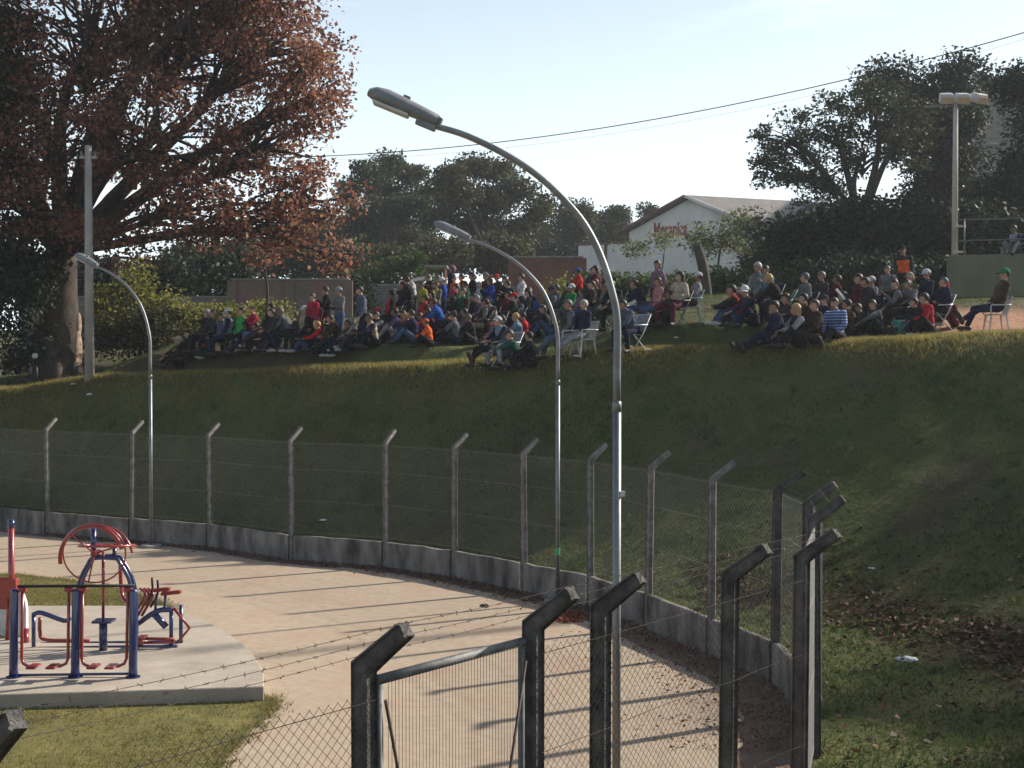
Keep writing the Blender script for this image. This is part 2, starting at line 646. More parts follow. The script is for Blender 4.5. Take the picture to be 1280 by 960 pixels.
# straighten the near fence on its own line
A_ = np.array(near_xy)
cen = A_.mean(0)
u_, s_, vt_ = np.linalg.svd(A_ - cen)
ndir = vt_[0] if vt_[0][0] > 0 else -vt_[0]
def on_line(px_):
    k = (px_ - 640) / F                       # x = k * y, met with the fitted fence line
    t_ = (k * cen[1] - cen[0]) / (ndir[0] - k * ndir[1])
    return tuple(cen + ndir * t_)


near_xy = [on_line(b) for b in near_base_px]
near_xy = [tuple(np.array(near_xy[0]) - ndir * 2.5)] + near_xy
NEARL = Vector(ndir)
NEAROUT = Vector((NEARL.y, -NEARL.x))


def outward(line, i, side):
    a = Vector(line[max(i - 1, 0)])
    b = Vector(line[min(i + 1, len(line) - 1)])
    t = (b - a).normalized()
    return Vector((-t.y, t.x)) * side


def post_mesh(w=0.135, arm=0.43):
    """square concrete post with the top bent outwards (+X)"""
    me = bpy.data.meshes.new('post')
    bm = bmesh.new()
    h = w / 2
    ang = R(38)
    c = 0.02

    def ring(center, ux, s):
        uy = Vector((0, 1, 0))
        pts = []
        for (a, b_) in ((-1, -1), (1, -1), (1, 1), (-1, 1)):
            for k in ((0, 1) if a * b_ > 0 else (1, 0)):
                x = a * (h - (c if k == 0 else 0))
                y = b_ * (h - (c if k == 1 else 0))
                pts.append(bm.verts.new(center + ux * x * s + uy * y * s))
        return pts
    up = Vector((0, 0, 1))
    adir = Vector((cos(ang), 0, sin(ang)))
    aperp = Vector((sin(ang), 0, -cos(ang))).normalized()
    bis = (Vector((1, 0, 0)) + aperp).normalized()
    zb = POST_H
    rings = [ring(Vector((0, 0, -0.25)), Vector((1, 0, 0)), 1.0), ring(Vector((0, 0, zb * 0.5)), Vector((1, 0, 0)), 0.98),
             ring(Vector((0, 0, zb)), bis * 1.12, 0.95), ring(Vector((0, 0, zb)) + adir * arm * 0.5, aperp, 0.86), ring(Vector((0, 0, zb)) + adir * arm, aperp, 0.78)]
    n = len(rings[0])
    for a, b_ in zip(rings[:-1], rings[1:]):
        for k in range(n):
            bm.faces.new((a[k], a[(k + 1) % n], b_[(k + 1) % n], b_[k]))
    bm.faces.new(rings[0][::-1])
    bm.faces.new(rings[-1])
    bmesh.ops.recalc_face_normals(bm, faces=bm.faces)
    bm.to_mesh(me)
    bm.free()
    me.materials.append(M_post)
    return me


POST_ME = post_mesh(0.112)
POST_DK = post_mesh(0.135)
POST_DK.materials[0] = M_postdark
ARM_ANG, ARM_L = R(38), 0.43


def prism_wires(segs, r):
    """3-sided wires, segs = array (n,2,3)"""
    S = np.asarray(segs, dtype=float)
    if len(S) == 0:
        return np.zeros((0, 3)), np.zeros((0, 4), int)
    t = S[:, 1] - S[:, 0]
    t /= np.linalg.norm(t, axis=1, keepdims=True)
    ref = np.tile(np.array([0.31, 0.71, 0.63]), (len(S), 1))
    a = np.cross(t, ref)
    a /= np.linalg.norm(a, axis=1, keepdims=True)
    b = np.cross(t, a)
    V = []
    for e in (0, 1):
        for k in range(3):
            g = 2 * pi * k / 3
            V.append(S[:, e] + (a * cos(g) + b * sin(g)) * r)
    V = np.stack(V, 1)                       # n,6,3
    base = np.arange(len(S))[:, None] * 6
    q = np.array([[0, 1, 4, 3], [1, 2, 5, 4], [2, 0, 3, 5]])
    Fq = (base[:, :, None] + q[None]).reshape(-1, 4)
    return V.reshape(-1, 3), Fq


def mesh_panel(name, p0, p1, z0, z1, parent, pitch=0.085, r=0.0014, bulge=0.0, tens=(0.02, 0.36, 0.70, 0.98), split=1, wmat=None):
    p0, p1 = Vector(p0), Vector(p1)
    L_ = (p1 - p0).length
    h = z1 - z0
    t = (p1 - p0) / L_
    nrm = Vector((-t.y, t.x))
    segs = []

    def W(u, v):
        k = bulge * sin(pi * min(max(u / L_, 0), 1)) * sin(pi * min(max(v / h, 0), 1))
        return (p0.x + t.x * u + nrm.x * k, p0.y + t.y * u + nrm.y * k, z0 + v)
    for sgn in (1, -1):
        u0 = -h
        while u0 < L_ + h:
            # line u = u0 + v (sgn 1) or u = u0 + h - v (sgn -1)
            va, vb = max(0, -u0), min(h, L_ - u0)
            if vb - va > 0.01:
                m = max(1, split)
                for k in range(m):
                    a, b = va + (vb - va) * k / m, va + (vb - va) * (k + 1) / m
                    if sgn == 1:
                        segs.append((W(u0 + a, a), W(u0 + b, b)))
                    else:
                        segs.append((W(u0 + a, h - a), W(u0 + b, h - b)))
            u0 += pitch
    Vw, Fw = prism_wires(segs, r)
    tseg = [(W(L_ * k / 6, h * f), W(L_ * (k + 1) / 6, h * f)) for f in tens for k in range(6)]
    V2, F2 = prism_wires(tseg, r * 1.7)
    me = mesh_np(name, np.vstack([Vw, V2]), np.vstack([Fw, F2 + len(Vw)]))
    return link(name, me, wmat or M_wire, parent)


def arm_point(xy, out, k):
    s = 0.12 + 0.80 * k
    return Vector((xy[0] + out.x * (cos(ARM_ANG) * ARM_L * s), xy[1] + out.y * (cos(ARM_ANG) * ARM_L * s), POST_H + sin(ARM_ANG) * ARM_L * s + 0.055))


def barbed(name, pts, parent, r=0.0022, barbs=True, rng=random.Random(3)):
    segs = []
    for a, b in zip(pts[:-1], pts[1:]):
        n = 6
        L_ = (b - a).length
        P = [a.lerp(b, k / n) - Vector((0, 0, 0.02 * L_ / 2.5 * 4 * (k / n) * (1 - k / n))) for k in range(n + 1)]
        segs += [(tuple(P[k]), tuple(P[k + 1])) for k in range(n)]
        if barbs:
            m = int(L_ / 0.125)
            for k in range(m):
                f = (k + 0.5) / m
                c = a.lerp(b, f) - Vector((0, 0, 0.02 * L_ / 2.5 * 4 * f * (1 - f)))
                for _ in range(2):
                    w = Vector((rng.uniform(-1, 1), rng.uniform(-1, 1), rng.uniform(-1, 1))).normalized() * 0.016
                    segs.append((tuple(c - w), tuple(c + w)))
    Vw, Fw = prism_wires(segs, r)
    return link(name, mesh_np(name, Vw, Fw), M_barb, parent)


# the curved far fence on its low wall
far_fence = empty('perimeter_fence', (0, 0, 0))
tag(far_fence, 'curved chain-link fence with bent concrete posts on a low stained wall', 'fence')
WALL_H = 0.55
outs = [outward(far_xy, i, 1) for i in range(len(far_xy))]
rr = random.Random(5)
for i, (x, y) in enumerate(far_xy):
    o = outs[i]
    p = link('post', POST_DK if i >= len(far_xy) - 3 else POST_ME, None, far_fence, (x, y, 0))  # end posts take the copy darkened for backlight
    # the bent tops lean out and a little along the line, as set by hand
    lean = 0.0 if i < len(far_xy) - 4 else -0.25
    p.rotation_euler = (R(rr.uniform(-0.8, 0.8)), R(rr.uniform(-0.8, 0.8)), atan2(o.y, o.x) + lean + rr.uniform(-0.06, 0.06))
for i in range(len(far_xy) - 1):
    a, b = Vector(far_xy[i]), Vector(far_xy[i + 1])
    t = (b - a).normalized()
    o = Vector((-t.y, t.x))
    off = o * 0.085
    mesh_panel('wire_mesh', a + off, b + off, WALL_H + 0.03, POST_H - 0.02, far_fence, pitch=0.088, r=0.00165)
    # wall between the posts: one slab with a rough cap
    g0, g1 = a + t * 0.075, b - t * 0.075
    mb = MB()
    Ln = (g1 - g0).length
    nseg = 7
    Vs, Fs = [], []
    for k in range(nseg + 1):
        c = g0.lerp(g1, k / nseg)
        dz = rr.uniform(-0.012, 0.012)
        for (w, z) in ((-0.06, -0.25), (-0.06, WALL_H - 0.02 + dz), (-0.045, WALL_H + dz), (0.045, WALL_H + dz), (0.06, WALL_H - 0.02 + dz), (0.06, -0.25)):
            Vs.append((c.x + o.x * w, c.y + o.y * w, z))
    for k in range(nseg):
        for j in range(6):
            Fs.append((k * 6 + j, (k + 1) * 6 + j, (k + 1) * 6 + (j + 1) % 6, k * 6 + (j + 1) % 6))
    Fs += [tuple(range(6)), tuple(nseg * 6 + j for j in range(5, -1, -1))]
    mb.add(Vs, Fs)
    mb.build('wall_panel', M_wall, far_fence)
for k in (0.0, 0.5, 1.0):
    barbed('barbed_wire', [arm_point(p, o, k) for p, o in zip(far_xy, outs)], far_fence, r=0.0022, barbs=False)

# the near straight fence
near_fence = empty('straight_fence', (near_xy[2][0], near_xy[2][1], 0))
tag(near_fence, 'straight chain-link fence with dark bent posts, set round a narrow gate', 'fence')
n0 = Vector((near_xy[2][0], near_xy[2][1], 0))
for i, (x, y) in enumerate(near_xy):
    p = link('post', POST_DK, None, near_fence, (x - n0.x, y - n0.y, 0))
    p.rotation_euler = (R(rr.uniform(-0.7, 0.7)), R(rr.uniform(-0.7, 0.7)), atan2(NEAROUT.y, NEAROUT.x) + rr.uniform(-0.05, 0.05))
for i in range(len(near_xy) - 1):
    if i == 2:
        continue                              # the gate
    a, b = Vector(near_xy[i]) - n0.xy, Vector(near_xy[i + 1]) - n0.xy
    off = NEAROUT * 0.085
    mesh_panel('wire_mesh', a + off, b + off, 0.06, POST_H - 0.14, near_fence, pitch=0.074, r=0.0018, bulge=0.05 if i != 3 else 0.0, split=4, wmat=M_wiredark)
# closing bay from the last post to the corner of the curved fence
a, b = Vector(near_xy[-1]), Vector(far_xy[-1])
mesh_panel('wire_mesh', a - n0.xy, b - n0.xy, 0.06, POST_H - 0.03, near_fence, pitch=0.074, r=0.0017)
for k in (0.0, 0.5, 1.0):
    barbed('barbed_wire', [arm_point(p, NEAROUT, k) - n0 for p in near_xy], near_fence, r=0.002)

# gate
ga, gb = Vector(near_xy[2]), Vector(near_xy[3])
gate = empty('gate', (ga.x, ga.y, 0), atan2((gb - ga).y, (gb - ga).x))
tag(gate, 'narrow pipe-framed gate filled with close vertical wires', 'gate')
gl = (gb - ga).length
x0, x1, zt, zb = 0.115, gl - 0.115, 2.55, 0.12
MB().tube([(x0 - 0.03, 0, zt), (x1 + 0.03, 0, zt)], 0.032, 12).build('top_rail', M_pipe, gate, smooth=True)
MB().tube([(x0 - 0.03, 0, zb), (x1 + 0.03, 0, zb)], 0.028, 10).build('bottom_rail', M_pipe, gate, smooth=True)
for xx in (x0, x1):
    MB().tube([(xx, 0, zb + 0.02), (xx, 0, zt - 0.025)], 0.026, 10).build('stile', M_pipe, gate, smooth=True)
segs = []
xx = x0 + 0.05
while xx < x1 - 0.03:
    segs.append(((xx, -0.03, zb), (xx, -0.03, zt)))
    xx += 0.031
link('infill_wires', mesh_np('infill_wires', *prism_wires(segs, 0.0018)), M_wiredark, gate)
for sx, ex in ((x0 + 0.01, x0 + 0.56), (x1 - 0.01, x1 - 0.56)):
    MB().tube([(sx, -0.045, zt - 0.12), (ex, -0.045, zb + 0.05)], 0.011, 6).build('brace_rod', M_barb, gate, smooth=True)
mb = MB()
mb.box((-0.02, -0.09, 1.86), (0.20, 0.03, 0.035)).box((-0.12, -0.09, 1.86), (0.03, 0.05, 0.09))
mb.build('latch', M_barb, gate)
MB().box((x0 - 0.04, -0.03, 0.6), (0.06, 0.05, 0.09)).build('hinge', M_barb, gate)

# ------------------------------------------------------------------ track, lawns, slab
def sheet(name, poly, z, m, label=None, cat=None, sub=0, kind='structure'):
    bm = bmesh.new()
    vsx = [bm.verts.new((p[0], p[1], z)) for p in poly]
    f = bm.faces.new(vsx)
    if f.normal.z < 0:
        f.normal_flip()
    bmesh.ops.triangulate(bm, faces=bm.faces[:])
    bm.normal_update()
    for f in bm.faces:
        if f.normal.z < 0:
            f.normal_flip()
    me = bpy.data.meshes.new(name)
    bm.to_mesh(me)
    bm.free()
    o = link(name, me, m)
    return tag(o, label, cat, kind=kind)


def track_material():
    m = bpy.data.materials.new('sandy_track')
    m.use_nodes = True
    N, L = m.node_tree.nodes, m.node_tree.links
    b = N['Principled BSDF']
    b.inputs['Roughness'].default_value = 0.95
    b.inputs['Specular IOR Level'].default_value = 0.15
    g = N.new('ShaderNodeNewGeometry')

    def noise(scale, lo, hi, c1, c2, det=8):
        t = N.new('ShaderNodeTexNoise')
        t.inputs['Scale'].default_value = scale
        t.inputs['Detail'].default_value = det
        t.inputs['Roughness'].default_value = 0.65
        L.new(g.outputs['Position'], t.inputs['Vector'])
        rp = N.new('ShaderNodeValToRGB')
        rp.color_ramp.elements[0].position = lo
        rp.color_ramp.elements[1].position = hi
        rp.color_ramp.elements[0].color = (*c1, 1)
        rp.color_ramp.elements[1].color = (*c2, 1)
        L.new(t.outputs['Fac'], rp.inputs['Fac'])
        return rp.outputs['Color']
    c1 = noise(0.35, 0.3, 0.7, (0.35, 0.27, 0.195), (0.43, 0.34, 0.245))
    c2 = noise(6.0, 0.35, 0.62, (0.24, 0.19, 0.145), (0.44, 0.365, 0.28), 12)
    x = N.new('ShaderNodeMixRGB')
    x.inputs['Fac'].default_value = 0.35
    L.new(c1, x.inputs['Color1'])
    L.new(c2, x.inputs['Color2'])
    y = N.new('ShaderNodeMixRGB')
    L.new(noise(0.7, 0.48, 0.72, (0, 0, 0), (0.6, 0.6, 0.6), 10), y.inputs['Fac'])
    L.new(x.outputs['Color'], y.inputs['Color1'])
    y.inputs['Color2'].default_value = (0.33, 0.20, 0.145, 1)
    L.new(y.outputs['Color'], b.inputs['Base Color'])
    t2 = N.new('ShaderNodeTexNoise')
    t2.inputs['Scale'].default_value = 40
    t2.inputs['Detail'].default_value = 4
    L.new(g.outputs['Position'], t2.inputs['Vector'])
    bp = N.new('ShaderNodeBump')
    bp.inputs['Strength'].default_value = 0.35
    bp.inputs['Distance'].default_value = 0.01
    L.new(t2.outputs['Fac'], bp.inputs['Height'])
    L.new(bp.outputs['Normal'], b.inputs['Normal'])
    return m


M_track = track_material()
ipts = []
for i, (x, y) in enumerate(far_xy):
    w = np.interp(i, [0, 5, 8, 11, 12, 14], [0.45, 0.5, 0.62, 0.8, 0.85, 0.9])
    o = outs[i]
    ipts.append(Vector((x - o.x * w, y - o.y * w, 0)))
dense = catmull(ipts, 10)
outer = []
for k, p in enumerate(dense):
    w = 0.10 * math.sin(k * 0.9) + 0.09 * random.uniform(-1, 1)
    outer.append((p.x - 0.5 * w, p.y + w))
nl0 = Vector(near_xy[0]) - NEARL * 14 - NEAROUT * 0.1
track_poly = outer + [(near_xy[-1][0] - NEAROUT.x * 1.0 - NEARL.x * 0.5, near_xy[-1][1] - NEAROUT.y * 1.0 - NEARL.y * 0.5), (near_xy[-1][0] - NEARL.x * 1.2 + NEAROUT.x * 0.3, near_xy[-1][1] - NEARL.y * 1.2 + NEAROUT.y * 0.3), (nl0.x + NEAROUT.x * .4, nl0.y + NEAROUT.y * .4), (-18, -2), (-18, 36.9)]
sheet('track', track_poly, 0.0, M_track, 'tan sandy walking track curving along the low wall', 'track')

SLAB_Z = 0.20
top_edge = [on_z(x, y, SLAB_Z) for x, y in ((330, 858), (329, 842), (322, 826), (306, 807), (286, 792), (262, 778), (236, 767), (205, 757))]
front = [on_z(x, y, SLAB_Z) for x, y in ((0, 868), (170, 863))]
back0 = on_z(0, 757, SLAB_Z)
slab_poly = [(-15, front[0].y - 0.9), (front[0].x, front[0].y), (front[1].x, front[1].y)] + [(p.x, p.y) for p in catmull(top_edge, 4)] + [(back0.x, back0.y), (-16, back0.y + 0.8)]
M_slab = mat('slab_concrete', (0.42, 0.36, 0.295), (0.30, 0.255, 0.205), 1.6, 0.93, 0.35, 30, detail=12)
slab = MB().prism(slab_poly, -0.1, SLAB_Z).build('concrete_platform', M_slab, bevel=0.012)
tag(slab, 'pale concrete platform under the exercise machines with a rounded end', 'platform', kind='structure')

M_lawn = mat('dry_lawn', (0.19, 0.16, 0.05), (0.10, 0.10, 0.032), 2.5, 1.0, 0.8, 60)
lawn_b = [on_z(x, y) for x, y in ((-90, 716), (0, 718), (60, 722), (110, 729), (165, 741), (208, 757), (216, 766), (150, 768), (0, 768), (-90, 768))]
sheet('lawn', [(p.x, p.y) for p in lawn_b], 0.012, M_lawn, 'strip of dry short lawn behind the concrete platform', 'lawn')
lawn_f = [on_z(x, y) for x, y in ((-60, 888), (170, 880), (320, 874), (338, 872), (346, 880), (330, 900), (308, 922), (284, 948), (265, 975), (235, 1010))]
lf_end = lawn_f[-1]
lawn_fp = [(p.x, p.y) for p in lawn_f] + [(-9, 2.5), (-12, 9)]
sheet('lawn', lawn_fp, 0.012, M_lawn, 'patch of dry lawn between the platform face and the near fence', 'lawn')


# ------------------------------------------------------------------ vegetation helpers
def leaf_cloud(C, size, rng, flat=0.0, aspect=0.6, jitter=0.5, droop=0.0):
    """diamond leaves folded on the midrib; C (n,3)"""
    n = len(C)
    a = rng.normal(size=(n, 3))
    a[:, 2] = a[:, 2] * (1 - flat) - droop
    a /= np.linalg.norm(a, axis=1, keepdims=True)
    b = rng.normal(size=(n, 3))
    b -= a * np.sum(a * b, 1, keepdims=True)
    b /= np.linalg.norm(b, axis=1, keepdims=True)
    c = np.cross(a, b)
    s = size * (1 + jitter * rng.uniform(-1, 1, size=(n, 1)))
    w = s * aspect * 0.5
    fold = c * s * 0.10
    V = np.stack([C - a * s * 0.5, C + b * w + fold - a * s * 0.05, C + a * s * 0.5, C - b * w + fold - a * s * 0.05], 1).reshape(-1, 3)
    Fq = np.arange(n * 4).reshape(-1, 4)
    return V, Fq


def tri_blades(P, h, w, rng, lean=0.5):
    n = len(P)
    g = rng.uniform(0, 2 * pi, n)
    d = np.stack([np.cos(g), np.sin(g), np.zeros(n)], 1)
    hh = h * rng.uniform(0.5, 1.25, size=(n, 1))
    ln = rng.normal(size=(n, 2)) * lean
    tip = P + np.concatenate([ln * hh, hh], 1)
    V = np.stack([P - d * w / 2, P + d * w / 2, tip], 1).reshape(-1, 3)
    return V, np.arange(n * 3).reshape(-1, 3)


def make_tree(name, base, trunk_r, fork_z, lobes, n_clump, per, clump_r, leaf, lmat, bmat, seed, flat=0.3, limb_r=None, trunk_pts=None, droop=0.0, squash=0.75, label='', cat='tree', group=None, twig=True, spread=None, aspect=0.6):
    """lobes: list of (Vector centre, (rx,ry,rz)), world space; the tree stands at base"""
    rng = np.random.default_rng(seed)
    rd = random.Random(seed)
    base = Vector(base)
    root = empty(name, base)
    tag(root, label, cat, group)
    tb = MB()
    fork = base + Vector((0, 0, fork_z))
    tp = [Vector(p) for p in trunk_pts] if trunk_pts else [base + Vector((0, 0, -0.4)), base + Vector((0.05 * fork_z * rd.uniform(-1, 1), 0.03 * fork_z, fork_z * 0.5)), fork]
    fork = tp[-1]
    tpc = catmull(tp, 5)
    rads = [trunk_r * (1.25 - 0.25 * min(1, k / (0.25 * len(tpc)))) * (1 - 0.35 * k / (len(tpc) - 1)) for k in range(len(tpc))]
    tb.tube([p - base for p in tpc], rads, 10)
    lr = limb_r or trunk_r * 0.5
    vol = np.array([l[1][0] * l[1][1] * l[1][2] for l in lobes]) ** 0.7
    vol /= vol.sum()
    centers = []
    for li, (c, r) in enumerate(lobes):
        c = Vector(c)
        mid = fork.lerp(c, 0.55) + Vector((rd.uniform(-.12, .12), rd.uniform(-.12, .12), rd.uniform(0, .12))) * (c - fork).length
        pts = catmull([fork - Vector((0, 0, 0.15 * trunk_r)), mid, c], 5)
        L_ = len(pts)
        lk = 1.0 if (c.z - fork.z) > 0.45 * abs(c.x - fork.x) + 0.3 else 0.45
        tb.tube([p - base for p in pts], [lk * lr * (1 - 0.72 * k / (L_ - 1)) for k in range(L_)], 6)
        m = max(3, int(round(n_clump * vol[li])))
        for _ in range(m):
            v = rng.normal(size=3)
            v /= np.linalg.norm(v)
            rad = rng.uniform(0.25, 1.0) ** 0.5
            q = c + Vector((v[0] * r[0] * rad, v[1] * r[1] * rad, v[2] * r[2] * rad))
            centers.append(q)
            if twig and rd.random() < 0.75:
                s = c.lerp(fork, rd.uniform(0, 0.35))
                mm = s.lerp(q, 0.5) + Vector((rd.uniform(-.1, .1), rd.uniform(-.1, .1), rd.uniform(-.02, .15))) * (q - s).length
                tb.tube([p - base for p in (s, mm, q)], [lr * 0.24, lr * 0.15, lr * 0.05], 4, caps=False)
    C = []
    for q in centers:
        k = max(3, int(per * rng.uniform(0.5, 1.5)))
        cr = clump_r * rng.uniform(0.6, 1.3)
        off = np.clip(rng.normal(size=(k, 3)), -1.6, 1.6) * cr * np.array([1, 1, squash])
        C.append(np.array(q - base) + off)
    C = np.vstack(C)
    Vl, Fl = leaf_cloud(C, leaf, rng, flat, droop=droop, aspect=aspect)
    clump_tone = np.repeat(rng.uniform(-0.18, 0.18, len(centers)), 1)
    rnd = np.clip(rng.uniform(0, 1, len(Fl)), 0, 1)
    link('trunk', tb.mesh('trunk', True), bmat, root)
    link('crown', mesh_np('crown', Vl, Fl, rnd=rnd), lmat, root)
    return root


def lobe(px, py, d, rx, ry=None, rz=None, dd=None):
    """crown lobe seen at a pixel, radii given in pixels at distance d"""
    s = F / d
    rz = rz or rx
    return (at(px, py, d), (rx / s, (dd or max(rx, rz)) / s, rz / s))


L_autumn = leaf_mat('autumn_leaf', [(0.0, (0.10, 0.042, 0.033)), (0.45, (0.21, 0.088, 0.062)), (0.8, (0.31, 0.15, 0.095)), (1.0, (0.27, 0.19, 0.10))], 0.52)
L_dark = leaf_mat('dark_evergreen_leaf', [(0.0, (0.011, 0.017, 0.011)), (0.6, (0.023, 0.033, 0.018)), (1.0, (0.05, 0.062, 0.03))], 0.2)
L_euc = leaf_mat('grey_green_leaf', [(0.0, (0.026, 0.036, 0.018)), (0.6, (0.050, 0.064, 0.028)), (1.0, (0.10, 0.098, 0.042))], 0.25)
L_olive = leaf_mat('olive_leaf', [(0.0, (0.03, 0.036, 0.016)), (0.6, (0.06, 0.066, 0.026)), (1.0, (0.12, 0.10, 0.04))], 0.25)
L_weed = leaf_mat('weed_leaf', [(0.0, (0.09, 0.10, 0.022)), (0.6, (0.19, 0.20, 0.045)), (1.0, (0.30, 0.26, 0.09))], 0.5)
L_pale = leaf_mat('pale_leaf', [(0.0, (0.08, 0.10, 0.04)), (0.6, (0.15, 0.17, 0.07)), (1.0, (0.22, 0.22, 0.11))], 0.4)
L_hedge = leaf_mat('hedge_leaf', [(0.0, (0.025, 0.045, 0.012)), (0.6, (0.05, 0.085, 0.022)), (1.0, (0.10, 0.13, 0.035))], 0.3)
L_grass = leaf_mat('grass_blade', [(0.0, (0.040, 0.066, 0.019)), (0.5, (0.080, 0.114, 0.034)), (0.85, (0.18, 0.165, 0.052)), (1.0, (0.30, 0.25, 0.09))], 0.5, 0.8, 0.1)
L_dry = leaf_mat('dry_grass_blade', [(0.0, (0.10, 0.105, 0.03)), (0.6, (0.21, 0.18, 0.06)), (1.0, (0.32, 0.26, 0.11))], 0.45, 0.8, 0.1)
L_fallen = leaf_mat('fallen_leaf', [(0.0, (0.04, 0.02, 0.014)), (0.6, (0.11, 0.052, 0.03)), (0.95, (0.15, 0.08, 0.045)), (1.0, (0.26, 0.19, 0.13))], 0.1)

# ------------------------------------------------------------------ trees
g0 = ground_hit(78, 474)
TD = g0.y
lob = [lobe(335, 50, TD, 95, rz=80), lobe(395, 120, TD - 1, 42, rz=75), lobe(240, 40, TD + 1, 110, rz=85), lobe(120, 30, TD, 120, rz=95),
       lobe(200, 165, TD - 1.5, 105, rz=70), lobe(335, 185, TD - 1, 85, rz=60), lobe(395, 250, TD - 1.5, 50, rz=40), lobe(330, 285, TD - 2, 80, rz=38), lobe(412, 318, TD - 2, 34, rz=26),
       lobe(225, 262, TD - 2, 95, rz=48), lobe(60, 170, TD - 1, 90, rz=80), lobe(-60, 90, TD, 120, rz=120), lobe(30, 265, TD - 2, 70, rz=50), lobe(140, 300, TD - 2.5, 45, rz=28), lobe(310, -30, TD, 120, rz=60), lobe(200, -70, TD, 130, rz=80)]
big = make_tree('autumn_tree', g0, 0.74, 4.2, lob, 800, 84, 0.40, 0.14, L_autumn, M_trunk, 21, flat=0.2, limb_r=0.30, squash=0.7, aspect=0.75,
                label='big spreading tree with reddish brown autumn leaves and a thick trunk')
# sunlit strip on the trunk imitated by pale patches, and root flare
mb = MB()
for (a_, z_, rz_, w_) in ((-28, 0.95, 0.62, 0.17), (-20, 1.75, 0.42, 0.12), (-36, 0.35, 0.35, 0.12)):
    rr_ = 0.74 * (1.06 - 0.09 * z_)
    mb.ellipsoid((rr_ * cos(R(a_)), rr_ * sin(R(a_)), z_), (0.05, w_, rz_), M=Matrix.Rotation(R(a_), 3, 'Z'), n=10, rings=8)
link('sunlit_strip', mb.mesh('sunlit_strip', True), M_sunbark, big)
mb = MB()
for k in range(7):
    a = k * 0.9 + 0.3
    mb.tube([(0.45 * cos(a), 0.45 * sin(a), 0.75), (0.72 * cos(a), 0.72 * sin(a), 0.2), (1.05 * cos(a), 1.05 * sin(a), -0.2)], [0.2, 0.2, 0.1], 7)
link('root', mb.mesh('root', True), M_trunk, big)

ge = ground_hit(-40, 470)
lob = [lobe(-25, 60, 43.5, 60, rz=110), lobe(8, 130, 43.5, 42, rz=90), lobe(-10, 260, 43, 55, rz=90), lobe(20, 340, 42.8, 42, rz=70), lobe(42, 350, 43.4, 26, rz=40), lobe(-60, 380, 43, 60, rz=60)]
make_tree('evergreen_tree', (at(-40, 470, 44).x, 44, tz(at(-40, 470, 44).x, 44)), 0.35, 3.0, lob, 330, 70, 0.38, 0.15, L_dark, M_darkbark, 31, flat=0.0, droop=1.0,
          label='dark drooping evergreen tree crowding the big autumn tree')

# off to the side the dark wood goes on: these stand beyond the slope and shade it
def uv(u, v):
    return (0.4848 * u + 0.8746 * v, -0.8746 * u + 0.4848 * v)


def wood_tree(name, x, y, top, r, seed, label, group='trees of the dark wood', lm=None, n=150, per=60, leaf=0.30):
    z = tz(x, y)
    h = top - z
    rd = random.Random(seed)
    lobs = []
    for k in range(6):
        a = rd.uniform(0, 2 * pi)
        rr_ = r * rd.uniform(0.25, 0.65)
        lobs.append((Vector((x + rr_ * cos(a), y + rr_ * sin(a), z + h * rd.uniform(0.35, 0.80))), (r * rd.uniform(.4, .6), r * rd.uniform(.4, .6), h * rd.uniform(.14, .22))))
    lobs.append((Vector((x, y, z + h * 0.82)), (r * .5, r * .5, h * .16)))
    return make_tree(name, (x, y, z), 0.28, h * 0.3, lobs, n, per, 0.55, leaf, lm or L_dark, M_darkbark, seed, label=label, group=group, flat=0.2)


WOOD = ((-21.5, 46, 16.3, 4.2, 'next past the railed deck'), (-17.5, 47, 17.3, 4.8, 'second past the railed deck'), (-13.0, 45, 19.4, 4.8, 'third past the railed deck'), (-8.0, 44, 19.0, 4.8, 'last past the railed deck'))
for k, (u, v, top, r, wh) in enumerate(WOOD):
    x, y = uv(u, v)
    wood_tree('wood_tree', x, y, top, r, 60 + k, 'tall dark tree of the wood, ' + wh)

